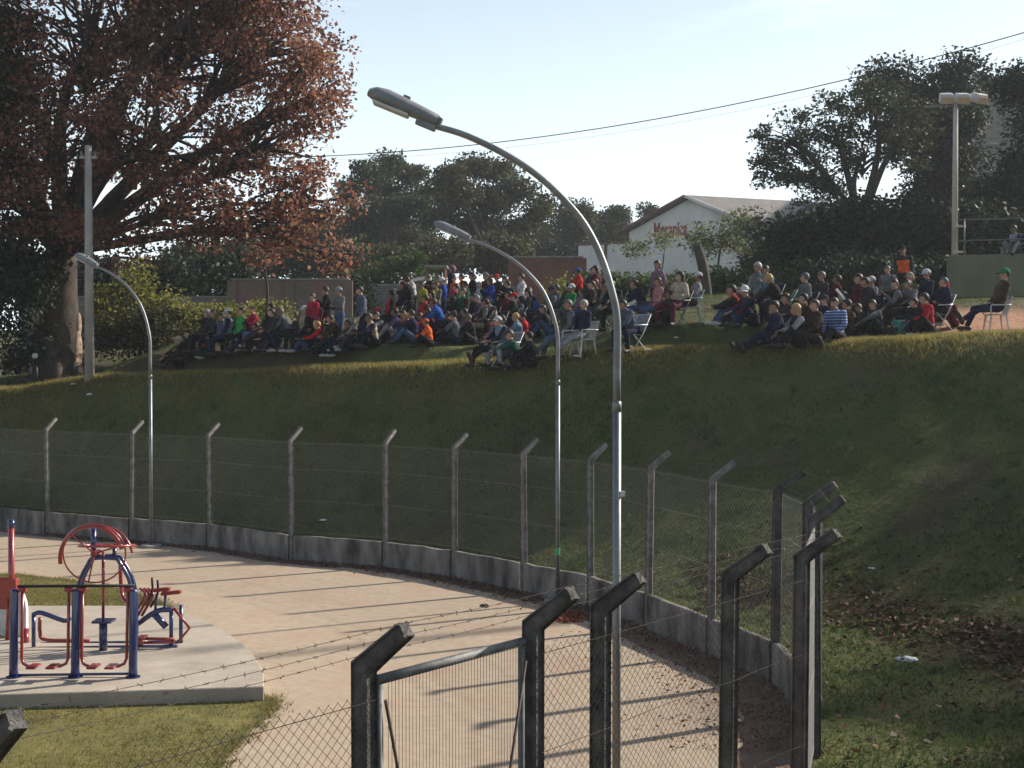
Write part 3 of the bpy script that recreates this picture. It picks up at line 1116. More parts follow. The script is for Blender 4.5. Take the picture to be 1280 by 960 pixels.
# trees of the right-hand wood in view
def big_right():
    d = 60.0
    z = tz(at(1120, 330, d).x, d)
    lob = [lobe(985, 170, d, 38, rz=38), lobe(1040, 150, d, 42, rz=30), lobe(1090, 125, d, 45, rz=28), lobe(965, 215, d, 26, rz=24), lobe(1020, 225, d, 48, rz=32), lobe(1080, 190, d, 40, rz=30), lobe(1135, 165, d, 40, rz=45)]
    make_tree('acacia_tree', (at(1075, 330, d).x, d, z), 0.28, 3.2, lob, 210, 80, 0.30, 0.15, L_euc, M_darkbark, 41, flat=0.4, squash=0.5, limb_r=0.2, label='spreading open-crowned tree with sky showing through, beside the white workshop', group='trees of the dark wood')
    d = 66.0
    z = tz(at(1195, 330, d).x, d)
    lob = [lobe(1195, 105, d, 36, rz=28), lobe(1160, 150, d, 50, rz=42), lobe(1196, 180, d, 30, rz=45), lobe(1175, 230, d, 48, rz=50), lobe(1120, 100, d, 34, rz=18)]
    make_tree('wood_tree', (at(1180, 330, d).x, d, z), 0.3, 4.0, lob, 260, 110, 0.55, 0.19, L_dark, M_darkbark, 42, flat=0.2, label='tall dark tree with a rounded top behind the floodlight mast', group='trees of the dark wood')
    d = 57.0
    lob = [lobe(1285, 108, d, 34, rz=22), lobe(1310, 160, d, 40, rz=40), lobe(1272, 240, d, 48, rz=42), lobe(1320, 240, d, 60, rz=60)]
    make_tree('wood_tree', (at(1285, 330, d).x, d, tz(at(1285, 330, d).x, d)), 0.3, 3.0, lob, 260, 110, 0.5, 0.19, L_dark, M_darkbark, 43, flat=0.2, label='dark dense tree standing over the railed platform', group='trees of the dark wood')
    under = ((1010, 290, 55, 48, 40, 'beside the leaning stump and hedge'), (1075, 275, 54, 55, 52, 'under the open-crowned tree'), (1140, 280, 53, 55, 50, 'behind the tall man with the orange bib'), (1215, 280, 52, 50, 46, 'behind the floodlight mast'), (1275, 290, 53, 45, 40, 'behind the people on the railed deck'),
             (1030, 300, 72, 60, 40, 'deep behind the open-crowned tree'), (1110, 290, 74, 60, 50, 'deep behind the orange bib'), (1190, 290, 73, 60, 50, 'deep behind the floodlight mast'), (1262, 280, 72, 60, 60, 'deep behind the railed deck'), (960, 318, 74, 30, 16, 'beside the workshop window'))
    for k, (px, py, d, rx, rz, wh) in enumerate(under):
        x = at(px, 300, d).x
        make_tree('understorey_tree', (x, d, tz(x, d)), 0.14, 1.6, [lobe(px - rx * .35, py + 10, d, rx * .6, rz=rz * .62), lobe(px + rx * .35, py + 16, d + 1, rx * .6, rz=rz * .62), lobe(px, py - rz * .1, d, rx * .5, rz=rz * .4), lobe(px, 330, d, rx * .8, rz=18)],
                  130, 85, 0.42, 0.19, L_dark, M_darkbark, 70 + k, label='low dark bushy tree ' + wh, group='bushy trees at the foot of the wood')


big_right()

# far eucalyptus line
for k, (name, d, lm, lobs, label) in enumerate((
        ('eucalyptus_tree', 112, L_euc, [(462, 216, 20, 14), (488, 206, 18, 11), (512, 220, 20, 13), (442, 244, 16, 16), (535, 240, 16, 14), (478, 246, 26, 16), (510, 262, 26, 18), (460, 280, 26, 18), (500, 292, 30, 16)], 'tall grey-green eucalyptus at the edge of the far tree line'),
        ('eucalyptus_tree', 104, L_olive, [(562, 222, 20, 14), (592, 208, 20, 10), (622, 214, 18, 12), (648, 236, 18, 14), (580, 244, 26, 16), (618, 250, 28, 16), (672, 262, 18, 14), (560, 272, 24, 16), (604, 284, 30, 16), (650, 290, 28, 16)], 'broad olive-green tree in the middle of the far tree line'),
        ('eucalyptus_tree', 125, L_euc, [(715, 272, 26, 24), (700, 300, 34, 20), (745, 285, 28, 20)], 'small hazy tree past the end of the far tree line'),
        ('eucalyptus_tree', 130, L_euc, [(770, 280, 13, 18), (760, 300, 22, 14), (810, 268, 7, 9)], 'thin-crowned far tree beside the workshop roof'),
        ('eucalyptus_tree', 118, L_dark, [(455, 300, 40, 32), (500, 300, 50, 36), (410, 300, 40, 30)], 'dark blue-green tree low in the far tree line'),
        ('eucalyptus_tree', 110, L_euc, [(390, 290, 30, 30), (350, 310, 40, 30), (300, 320, 40, 26)], 'far grey tree seen under the autumn leaves'),
        ('far_thicket', 84, L_euc, [(250, 325, 40, 20), (310, 330, 40, 18), (370, 328, 40, 18), (430, 326, 40, 18)], 'dull grey-green thicket above the brown brick wall'),
        ('far_thicket', 86, L_olive, [(480, 328, 36, 18), (550, 322, 40, 18), (620, 318, 40, 20)], 'olive thicket above the grey block wall'),
        ('far_thicket', 122, L_dark, [(670, 312, 40, 20), (735, 318, 36, 14)], 'dark thicket between the red brick wall and the workshop'),
        ('far_thicket', 62, L_dark, [(10, 345, 45, 30), (80, 350, 45, 32), (150, 352, 45, 30), (215, 352, 45, 28), (275, 350, 40, 24)], 'dark thicket seen behind the autumn trunk'))):
    cx = sum(l[0] for l in lobs) / len(lobs)
    x = at(cx, 330, d).x
    z = tz(x, d)
    make_tree(name, (x, d, z), 0.3, max(1.5, at(cx, 320, d).z - z), [lobe(a, b, d + (i % 3 - 1) * 2, rx, rz=rz) for i, (a, b, rx, rz) in enumerate(lobs)], 210 if k < 2 else 130, 150, 0.50, 0.25, lm, M_darkbark, 80 + k, label=label, group='far tree line', flat=0.2)


def bush(name, px0, px1, ytop, d, lm, seed, label, n=60, per=60, leaf=0.14, cr=0.3, group=None, ybot=None, cat='bush', wild=False):
    s = F / d
    cx = (px0 + px1) / 2
    x = at(cx, 400, d).x
    z = tz(x, d)
    zt = at(cx, ytop, d).z
    lobs = []
    rd = random.Random(seed)
    m = max(2, int((px1 - px0) / (0.9 * s)))
    for k in range(m):
        xx = at(px0 + (k + 0.5) * (px1 - px0) / m, 400, d).x
        h = (zt - z) * (rd.uniform(0.35, 1.08) if wild else rd.uniform(0.75, 1.0))
        lobs.append((Vector((xx, d + rd.uniform(-.4, .4), z + h * 0.48)), ((px1 - px0) / m / s * 0.62, 0.7, h * 0.5)))
    return make_tree(name, (x, d, z), 0.06, (zt - z) * 0.2, lobs, n, per, cr, leaf, lm, M_darkbark, seed, label=label, group=group, cat=cat, twig=True, limb_r=0.03)


bush('weed_thicket', 120, 318, 336, 47.0, L_weed, 101, 'yellow-green weedy thicket beside the big trunk', n=210, per=64, leaf=0.13, cr=0.26, wild=True)
bush('weed_thicket', 100, 250, 372, 45.6, L_olive, 112, 'darker weedy thicket low in front of the yellow-green one', n=90, per=60, leaf=0.13, cr=0.26, wild=True)
bush('weed_thicket', 10, 75, 385, 44.5, L_dark, 111, 'dark ivy thicket behind the motorcycles', n=50, per=60)
bush('dark_hedge', 436, 535, 306, 66.0, L_hedge, 102, 'rounded green hedge bush on the brick wall by the small shelter', n=110, per=60, leaf=0.2, cr=0.4)
bush('dark_hedge', 430, 458, 345, 58.5, L_dark, 109, 'narrow dark bush against the brick wall', n=50, per=60, leaf=0.16)
bush('green_hedge', 726, 880, 349, 50.5, L_hedge, 103, 'long green hedge behind the spectators below the workshop', n=170, per=60, leaf=0.16, cr=0.35)
bush('green_hedge', 880, 1015, 338, 51.5, L_hedge, 104, 'dark green hedge running from the leaning stump to the wood', n=150, per=60, leaf=0.16, cr=0.35)
bush('dark_hedge', 1012, 1192, 322, 48.5, L_dark, 107, 'dark hedge bush behind the nearer bank group, reaching the green wall', n=190, per=70, leaf=0.15, cr=0.35)
bush('dry_shrub', 690, 735, 350, 50.0, L_weed, 105, 'dry yellowish shrub beside the red brick wall', n=40, per=50)
bush('dry_shrub', 318, 352, 372, 52.0, L_weed, 106, 'dry straw-coloured shrub at the foot of the thin sapling', n=26, per=50)


def small_tree(px, pyb, d, tops, seed, label, lm=None, r=0.05, group=None, leaf=0.16, n=60, per=40):
    x = at(px, pyb, d).x
    z = tz(x, d)
    make_tree('young_tree', (x, d, z), r, max(0.8, at(px, tops[0][1] + tops[0][3], d).z - z), [lobe(a, b, d, rx, rz=rz) for (a, b, rx, rz) in tops], n, per, 0.35, leaf, lm or L_pale, M_darkbark, seed, label=label, group=group, limb_r=r * 0.5, flat=0.4)


small_tree(900, 335, 64, [(886, 298, 30, 13), (922, 284, 28, 15), (900, 308, 40, 12)], 121, 'pale feathery young tree in front of the workshop sign', r=0.07, n=56)
small_tree(965, 330, 62, [(950, 290, 28, 18), (985, 298, 26, 20)], 122, 'pale young tree beside the workshop side window', r=0.06, n=44)
small_tree(830, 345, 68, [(790, 312, 16, 6), (830, 300, 18, 6)], 123, 'thin sparse young tree by the workshop wall', r=0.05, n=30, per=22)
small_tree(331, 395, 50, [(331, 318, 10, 16)], 124, 'thin bare sapling standing in the dry grass', lm=L_autumn, r=0.06, n=14, per=20)

# leaning cut trunk
p = at(884, 395, 46.5)
p.z = tz(p.x, p.y)
q = at(871, 306, 46.5)
mb = MB()
mb.tube(catmull([Vector((0, 0, -0.3)), (q - p) * 0.5 + Vector((0.05, 0, 0)), q - p], 5), [0.21 - 0.006 * k for k in range(11)], 10)
o = mb.build('stump', M_darkbark, smooth=True, loc=p)
tag(o, 'leaning dark cut trunk standing behind the seated spectators', 'trunk')

# ------------------------------------------------------------------ grass, litter
def scatter(n, x0, x1, y0, y1, rng):
    return rng.uniform(x0, x1, n), rng.uniform(y0, y1, n)


rng = np.random.default_rng(5)
X, Y = scatter(520000, -18.5, 14.5, 13, 46, rng)
vis = np.abs(X / Y) < 0.40
flat_ = inside(X, Y, FOOT + [(-60, -60)])
inside_f = inside(X, Y, [(a, b) for a, b in far_xy] + [(x, y) for x, y in near_xy[::-1]] + [(-30, -5), (-30, 40)])
s_near = (X - NEAR_A.x) * NEAR_N.x + (Y - NEAR_A.y) * NEAR_N.y
dc_, _ = pdist(X, Y, CREST)
bel = inside(X, Y, CREST + [(-60, -60)])
keep = vis & ~inside_f & ((~flat_) | (X > 2.0))
bare = (~bel) & (dc_ > 2.0)
keep &= ~(bare & (rng.uniform(size=len(X)) < 0.72))
dens = np.clip(0.66 + 0.55 * bumps(X, Y, 0.9, 9.0), 0.08, 1)
worn_g = bumps(X, Y, 0.5, 12.0) + 0.45 * bumps(X, Y, 1.7, 3.0)
dens = np.where(worn_g > 0.72, dens * 0.25, dens)
keep &= rng.uniform(size=len(X)) < dens
step_face = (~bel) & (X < 0.2) & (X > -12.3) & (dc_ > 1.45) & (dc_ < 2.8)
keep &= ~(step_face & (rng.uniform(size=len(X)) < 0.93))
red_ = np.exp(-((X - 12.6) / 2.0) ** 2 - ((Y - 36.5) / 2.2) ** 2) > 0.3
keep &= ~red_
X, Y, dc_, bel = X[keep], Y[keep], dc_[keep], bel[keep]
P = np.stack([X, Y, terrain(X, Y) - 0.01], 1)
patch = np.clip(0.45 + 0.35 * bumps(X, Y, 0.5, 6.0), 0, 1)
dry = np.exp(-(dc_ / 1.3) ** 2) * 0.62  # blades near the crest tinted golden to imitate the sunlit strip
hgt = 0.06 + 0.05 * np.clip(patch, 0, 1) + 0.06 * np.exp(-((dc_) / 1.2) ** 2)
Vb, Fb = tri_blades(P, hgt[:, None], 0.024, rng, 0.7)
rnd = np.clip(rng.uniform(-0.24, 0.24, len(X)) + 0.20 + 0.28 * patch + dry * 1.15, 0, 1)
o = link('hillside_grass', mesh_np('hillside_grass', Vb, Fb, rnd=rnd), L_grass)
tag(o, 'short rough grass covering the embankment', 'grass', kind='stuff')

# scattered taller weed clumps on the slope
n = 900
cx, cy = scatter(n, -17, 13, 15, 41, rng)
ok = inside(cx, cy, CREST + [(-60, -60)]) & ~inside(cx, cy, FOOT + [(-60, -60)])
cx, cy = np.repeat(cx[ok], 34), np.repeat(cy[ok], 34)
rad_ = np.repeat(rng.uniform(0.05, 0.22, ok.sum()), 34)
cx = cx + rng.normal(size=len(cx)) * rad_
cy = cy + rng.normal(size=len(cy)) * rad_
P = np.stack([cx, cy, terrain(cx, cy) - 0.01], 1)
Vb, Fb = tri_blades(P, 0.12, 0.024, rng, 0.7)
tone = np.repeat(rng.uniform(0.0, 0.75, ok.sum()), 34)
o = link('slope_weeds', mesh_np('slope_weeds', Vb, Fb, rnd=np.clip(tone + rng.uniform(-0.15, 0.2, len(P)), 0, 1)), L_grass)
tag(o, 'scattered weed clumps on the embankment', 'weeds', kind='stuff')

# taller tufts along the lip of the bank and along the wall
n = 44000
k = rng.integers(0, 3, n)
px = np.concatenate([rng.uniform(60, 590, n // 2), rng.uniform(600, 1280, n // 2)])
cr = np.array([(a[0], a[1]) for a in CREST])
tt = rng.uniform(2.0, 9.0, n)
i0 = tt.astype(int)
fr = tt - i0
cx = cr[i0, 0] * (1 - fr) + cr[np.minimum(i0 + 1, len(cr) - 1), 0] * fr + rng.normal(size=n) * 0.5
cy = cr[i0, 1] * (1 - fr) + cr[np.minimum(i0 + 1, len(cr) - 1), 1] * fr + rng.normal(size=n) * 0.55
clump = bumps(cx, cy, 2.4, 1.0) > -0.1
cx, cy = cx[clump], cy[clump]
P = np.stack([cx, cy, terrain(cx, cy) - 0.01], 1)
Vb, Fb = tri_blades(P, 0.11, 0.022, rng, 0.7)
o = link('verge_grass', mesh_np('verge_grass', Vb, Fb, rnd=np.clip(rng.uniform(0.2, 1.0, len(P)), 0, 1)), L_dry)  # golden blade colours paint in the sunlit lip
tag(o, 'longer grass along the lip of the bank, tinted golden like sunlight', 'grass', kind='stuff')

# weeds at the outer foot of the wall
n = 9000
seg = rng.integers(0, len(far_xy) - 5, n)
fr = rng.uniform(size=n)
fa = np.array(far_xy)
oo = np.array([[o_.x, o_.y] for o_ in outs])
wx = fa[seg] * (1 - fr)[:, None] + fa[seg + 1] * fr[:, None] + oo[seg] * rng.uniform(0.12, 0.7, n)[:, None]
P = np.stack([wx[:, 0], wx[:, 1], terrain(wx[:, 0], wx[:, 1])], 1)
Vb, Fb = tri_blades(P, np.interp(P[:, 0], [-13, -9, -3], [0.75, 0.55, 0.35])[:, None], 0.022, rng, 0.35)
o = link('wall_weeds', mesh_np('wall_weeds', Vb, Fb, rnd=rng.uniform(0.1, 0.9, n)), L_grass)
tag(o, 'tall weeds growing behind the low wall', 'weeds', kind='stuff')

# lawns
def lawn_grass(poly, n, name, label, tone):
    xs_, ys_ = [p[0] for p in poly], [p[1] for p in poly]
    X, Y = scatter(n, max(min(xs_), -13), max(xs_), max(min(ys_), 4.5), max(ys_), rng)
    k = inside(X, Y, poly) & (np.abs(X / Y) < 0.42)
    k &= rng.uniform(size=n) < 0.55 + 0.45 * bumps(X, Y, 1.7, 2.0)
    X, Y = X[k], Y[k]
    P = np.stack([X, Y, np.full(len(X), 0.01)], 1)
    Vb, Fb = tri_blades(P, 0.045, 0.011, rng, 0.8)
    o = link(name, mesh_np(name, Vb, Fb, rnd=np.clip(rng.uniform(-.2, .3, len(X)) + tone + .3 * bumps(X, Y, 0.8, 3.0), 0, 1)), L_dry)
    tag(o, label, 'grass', kind='stuff')


lawn_grass([(p.x, p.y) for p in lawn_b], 60000, 'lawn_grass', 'short dry grass of the lawn behind the machines', 0.3)
lawn_grass(lawn_fp, 160000, 'lawn_grass', 'short dry grass of the lawn by the near fence', 0.25)

fr_pts = [(p.x, p.y) for p in lawn_b[1:7]] + [(p.x, p.y) for p in lawn_f[2:]]
fx, fy = [], []
for (a, b) in zip(fr_pts[:-1], fr_pts[1:]):
    L_ = hypot(a[0] - b[0], a[1] - b[1])
    if L_ > 4:
        continue
    m_ = int(L_ * 420)
    t_ = rng.uniform(size=m_)
    fx.append(a[0] + (b[0] - a[0]) * t_ + rng.normal(size=m_) * 0.09)
    fy.append(a[1] + (b[1] - a[1]) * t_ + rng.normal(size=m_) * 0.12)
fx, fy = np.concatenate(fx), np.concatenate(fy)
k_ = bumps(fx, fy, 3.0, 1.0) > -0.25
P = np.stack([fx[k_], fy[k_], np.full(k_.sum(), 0.0)], 1)
Vb, Fb = tri_blades(P, 0.06, 0.012, rng, 0.8)
tag(link('lawn_fringe', mesh_np('lawn_fringe', Vb, Fb, rnd=rng.uniform(0, 0.9, len(P))), L_dry), 'ragged grass creeping over the edge of the track', 'grass', kind='stuff')

# fallen leaves: on the slope's foot, along the wall and on the track's end
def fallen(name, XY, size, label, lo=0.0):
    X, Y = XY
    Z = terrain(X, Y)
    P = np.stack([X, Y, np.maximum(Z, -0.0) + 0.012 + rng.uniform(0, 0.03, len(X))], 1)
    Vl, Fl = leaf_cloud(P, size, rng, flat=0.75, aspect=0.75)
    Vl[:, 2] = np.maximum(Vl[:, 2], np.repeat(P[:, 2] - 0.008, 4))
    o = link(name, mesh_np(name, Vl, Fl, rnd=lo + (1 - lo) * rng.uniform(size=len(Fl)) ** 1.3), L_fallen)
    tag(o, label, 'leaves', kind='stuff')


X, Y = scatter(60000, 3.5, 11, 14, 27, rng)
dfl, _ = pdist(X, Y, FOOT)
sd = np.where(inside(X, Y, FOOT + [(-60, -60)]), -dfl, dfl)
w = np.exp(-((sd - 0.9 - 0.5 * bumps(X, Y, 1.1, 4.0)) / 0.8) ** 2) * np.clip(0.4 + 0.7 * bumps(X, Y, 2.0, 7.0), 0.02, 1) + 0.035
k = (rng.uniform(size=len(X)) < w * 0.55) & ~inside(X, Y, [(a, b) for a, b in far_xy] + [(x, y) for x, y in near_xy[::-1]] + [(-30, -5), (-30, 40)])
fallen('fallen_leaves', (X[k], Y[k]), 0.10, 'brown fallen leaves drifted along the foot of the slope')
n = 5200
seg = rng.integers(2, len(far_xy) - 1, n)
fr = rng.uniform(size=n)
wid = np.interp(seg, [2, 7, 11, 13], [0.45, 0.7, 1.4, 1.7])
wx = fa[seg] * (1 - fr)[:, None] + fa[np.minimum(seg + 1, len(fa) - 1)] * fr[:, None] - oo[seg] * (0.09 + np.abs(rng.normal(size=n)) * 0.45 * wid)[:, None]
fallen('fallen_leaves', (wx[:, 0], wx[:, 1]), 0.05, 'leaf litter and crumbs along the inner foot of the wall', 0.4)

# stones and litter
M_stone = mat('pale_stone', (0.5, 0.48, 0.45), (0.3, 0.28, 0.26), 10, 0.9)
M_paper = mat('white_paper', (0.78, 0.78, 0.76), (0.66, 0.66, 0.65), 20, 0.7)
def litter_bag(px, py, size, label, m=M_paper, name='paper_litter', hit=True):
    p = ground_hit(px, py, 12, 60) if hit else on_z(px, py, 0.0)
    bm = bmesh.new()
    bmesh.ops.create_icosphere(bm, subdivisions=2, radius=1.0)
    rd = random.Random(px)
    for v in bm.verts:
        f = 0.7 + 0.5 * rd.random()
        v.co = Vector((v.co.x * size * f, v.co.y * size * 0.6 * f, max(v.co.z, -0.3) * size * 0.32 * f))
    me = bpy.data.meshes.new(name)
    bm.to_mesh(me)
    bm.free()
    o = link(name, me, m, None, p + Vector((0, 0, size * 0.08)), (0, 0, rd.uniform(0, 3)))
    tag(o, label, 'litter')


litter_bag(1134, 826, 0.17, 'white crumpled bag lying among the fallen leaves')
litter_bag(1090, 712, 0.07, 'white paper scrap alone on the shaded slope')
litter_bag(112, 496, 0.16, 'pale scrap on the bank under the concrete pole')
litter_bag(92, 481, 0.13, 'pale stone at the foot of the concrete pole', M_stone, 'stone')
litter_bag(606, 758, 0.12, 'dark clod of earth at the track edge', M_darkbark, 'clod', False)
litter_bag(404, 652, 0.10, 'pale scrap on the slope above the wall')

# ------------------------------------------------------------------ street lamps
ARM = [(0, 4.3), (0.0, 4.84), (0.055, 5.14), (0.16, 5.46), (0.31, 5.75), (0.52, 6.0), (0.78, 6.23), (1.08, 6.42), (1.42, 6.58), (1.68, 6.66), (1.90, 6.715)]


def make_lamp(x, y, yaw, label):
    """arm towards local -X"""
    root = empty('street_lamp', (x, y, 0), yaw)
    tag(root, label, 'street lamp', 'curved street lamps beside the track')
    MB().tube([(0, 0, -0.2), (0, 0, 4.05)], 0.040, 14).build('pole', M_galv, root, smooth=True)
    arc = catmull([Vector((-a, 0, z)) for a, z in ARM], 4)
    MB().tube([Vector((0, 0, 4.0))] + arc, [0.037] * 2 + [0.037 - 0.008 * k / len(arc) for k in range(len(arc) - 1)], 12).build('arm', M_galv, root, smooth=True)
    MB().lathe([(0.045, 3.98), (0.045, 4.05), (0.038, 4.08)], n=14).build('collar', M_galv, root, smooth=True)
    mb = MB()
    mb.lathe([(0.24, -0.12), (0.24, 0.05), (0.22, 0.065)], n=20)
    mb.build('footing', M_conc, root)
    # head: long rounded housing, tilted up
    h = empty('lamp_head', (-1.80, 0, 6.75))
    h.parent = root
    h.rotation_euler = (0, R(22), 0)
    prof = [(0.12, 0.06, 0.055, 0.06), (0.09, 0.085, 0.07, 0.075), (-0.06, 0.10, 0.085, 0.09), (-0.25, 0.125, 0.10, 0.10), (-0.42, 0.135, 0.11, 0.085), (-0.53, 0.115, 0.09, 0.07), (-0.59, 0.07, 0.055, 0.04)]
    V_, F_ = [], []
    n = 16
    for (x_, w, up, dn) in prof:
        for k in range(n):
            g = 2 * pi * k / n
            zz = sin(g)
            V_.append((x_, w * cos(g), up * zz if zz > 0 else dn * zz * 0.55))
    for i in range(len(prof) - 1):
        for k in range(n):
            F_.append((i * n + k, i * n + (k + 1) % n, (i + 1) * n + (k + 1) % n, (i + 1) * n + k))
    F_ += [tuple(range(n)), tuple((len(prof) - 1) * n + k for k in range(n - 1, -1, -1))]
    MB().add(V_, F_).build('housing', M_lampgrey, h, smooth=True)
    mb = MB()
    mb.box((-0.34, 0, -0.055), (0.36, 0.19, 0.03))
    mb.build('lens', M_glass, h, bevel=0.01)
    MB().box((0.135, 0, 0.0), (0.03, 0.10, 0.09)).build('rear_cap', M_lampgrey, h, bevel=0.006)
    MB().box((0.02, 0, -0.065), (0.20, 0.09, 0.06)).build('clamp', M_lampgrey, h, bevel=0.006)
    MB().box((-0.24, 0.0, 0.105), (0.07, 0.05, 0.03)).build('photocell', M_lampgrey, h, bevel=0.006)
    return root


b = on_z(189, 684)
make_lamp(b.x, b.y, R(-28), 'thin curved street lamp beside the low wall, its arm reaching towards the autumn tree')
b = on_z(697, 753)
l2 = make_lamp(b.x, b.y, R(-14), 'curved galvanised street lamp on a white footing against the wall beyond the gate')
MB().lathe([(0.046, 0.88), (0.046, 1.0)], n=14).build('green_tag', mat('green_tape', (0.05, 0.42, 0.16), None, 20, 0.5), l2)
l3 = make_lamp(at(771, 600, 12.9).x, 12.9, R(2), 'tall curved street lamp rising behind the chain-link bay next to the gate')
MB().box((0.05, -0.02, 3.2), (0.05, 0.04, 0.05)).build('cable_clip', M_glass, l3)
# red-painted ring of earth / bricks chips at the second lamp
M_chip = mat('red_brick_chips', (0.32, 0.09, 0.05), (0.18, 0.05, 0.03), 20, 0.9)
n = 500
a = rng.uniform(0, 2 * pi, n)
r_ = np.sqrt(rng.uniform(0, 1, n))
c = on_z(703, 772)
P = np.stack([c.x + r_ * np.cos(a) * 0.42, c.y + r_ * np.sin(a) * 0.5, np.full(n, 0.015)], 1)
Vl, Fl = leaf_cloud(P, 0.07, rng, flat=0.6, aspect=0.9)
Vl[:, 2] = np.maximum(Vl[:, 2], 0.004)
tag(link('brick_chips', mesh_np('brick_chips', Vl, Fl), M_chip), 'red brick chips strewn by the foot of the lamp', 'rubble', kind='stuff')

# ------------------------------------------------------------------ utility pole and cable
M_polec = mat('pole_concrete', (0.34, 0.32, 0.29), (0.22, 0.21, 0.19), 3, 0.9, 0.3, streak=True)
up0 = ground_hit(112, 474)
top0 = at(118, 182, up0.y)
def utility_pole(base, top, label):
    root = empty('utility_pole', base)
    tag(root, label, 'utility pole')
    h = top.z - base.z
    MB().tube([(0, 0, -0.4), (0, 0, h)], [0.15, 0.10], 12).build('shaft', M_polec, root, smooth=True)
    MB().box((0, 0, h - 0.35), (0.5, 0.08, 0.08)).build('crossarm', M_polec, root)
    for s in (-0.2, 0.2):
        MB().lathe([(0.03, 0), (0.045, 0.04), (0.03, 0.08), (0.04, 0.12), (0.015, 0.15)], c=(s, 0, h - 0.31), n=10).build('insulator', M_lampgrey, root, smooth=True)
    return root


utility_pole(up0, top0, 'plain concrete utility pole standing against the big autumn trunk')
endp = at(1420, 2, 30.0)
eb = Vector((endp.x, 30.0, tz(endp.x, 30.0)))
utility_pole(eb, endp + Vector((0, 0, 0.2)), 'concrete utility pole at the far end of the overhead cable')
M_cable = mat('black_cable', (0.03, 0.03, 0.033), (0.02, 0.02, 0.02), 10, 0.6)
for s, lab, sag, r_ in ((-0.2, 'thick overhead cable sagging across the sky', 1.30, 0.012), (0.2, 'thin overhead wire hanging just under the thick cable', 1.42, 0.003)):
    pts = []
    a = top0 + Vector((s, 0, -0.17))
    bb = endp + Vector((s, 0, 0.0))
    for k in range(49):
        t = k / 48
        q = a.lerp(bb, t)
        q.z -= sag * 4 * t * (1 - t)
        pts.append(q)
    o = MB().tube(pts, r_, 6).build('overhead_cable', M_cable, smooth=True)
    tag(o, lab, 'cable')

# ------------------------------------------------------------------ workshop, walls, platform
def brick_mat(name, c1, c2, mortar, scale=4.0):
    m = bpy.data.materials.new(name)
    m.use_nodes = True
    N, L = m.node_tree.nodes, m.node_tree.links
    b = N['Principled BSDF']
    b.inputs['Roughness'].default_value = 0.92
    g = N.new('ShaderNodeNewGeometry')
    sp = N.new('ShaderNodeSeparateXYZ')
    cb = N.new('ShaderNodeCombineXYZ')
    L.new(g.outputs['Position'], sp.inputs[0])
    L.new(sp.outputs['X'], cb.inputs['X'])
    L.new(sp.outputs['Z'], cb.inputs['Y'])
    t = N.new('ShaderNodeTexBrick')
    t.inputs['Scale'].default_value = scale
    t.inputs['Color1'].default_value = (*c1, 1)
    t.inputs['Color2'].default_value = (*c2, 1)
    t.inputs['Mortar'].default_value = (*mortar, 1)
    L.new(cb.outputs[0], t.inputs['Vector'])
    ns = N.new('ShaderNodeTexNoise')
    ns.inputs['Scale'].default_value = 1.2
    ns.inputs['Detail'].default_value = 5
    L.new(g.outputs['Position'], ns.inputs['Vector'])
    mx = N.new('ShaderNodeMixRGB')
    mx.blend_type = 'MULTIPLY'
    mx.inputs['Fac'].default_value = 0.6
    L.new(t.outputs['Color'], mx.inputs['Color1'])
    L.new(ns.outputs['Color'], mx.inputs['Color2'])
    L.new(mx.outputs['Color'], b.inputs['Base Color'])
    return m


M_brick = brick_mat('old_brick', (0.34, 0.22, 0.17), (0.26, 0.17, 0.14), (0.25, 0.22, 0.20))
M_brickred = brick_mat('red_brick', (0.33, 0.14, 0.09), (0.26, 0.105, 0.07), (0.20, 0.15, 0.125))
M_greyblock = brick_mat('grey_block', (0.30, 0.27, 0.25), (0.25, 0.23, 0.22), (0.20, 0.19, 0.18), 2.0)


def garden_wall(px0, px1, ytop, d, m, label, piers=3):
    a, b = at(px0, ytop, d), at(px1, ytop, d)
    z = min(tz(a.x, d), tz(b.x, d)) - 0.3
    root = empty('boundary_wall', (a.x, d, z))
    tag(root, label, 'wall')
    L_ = b.x - a.x
    h = a.z - z
    MB().box((L_ / 2, 0, h / 2), (L_, 0.18, h)).build('wall_face', m, root)
    MB().box((L_ / 2, 0, h + 0.03), (L_ + 0.06, 0.26, 0.06)).build('coping', M_conc, root)
    for k in range(piers):
        MB().box((L_ * (k + 0.0) / max(1, piers - 1), -0.11, h / 2 + 0.02), (0.35, 0.1, h - 0.1)).build('pier', m, root)


garden_wall(30, 286, 372, 58, M_greyblock, 'grey block wall hidden behind the weedy thicket', 4)
garden_wall(290, 436, 350, 57, M_brick, 'old brown brick wall behind the dry grass and sapling', 3)
garden_wall(450, 640, 357, 60, M_greyblock, 'grey block wall behind the crowd under the small shelter', 4)
garden_wall(640, 728, 322, 61, M_brickred, 'taller red brick wall at the end of the block wall', 2)

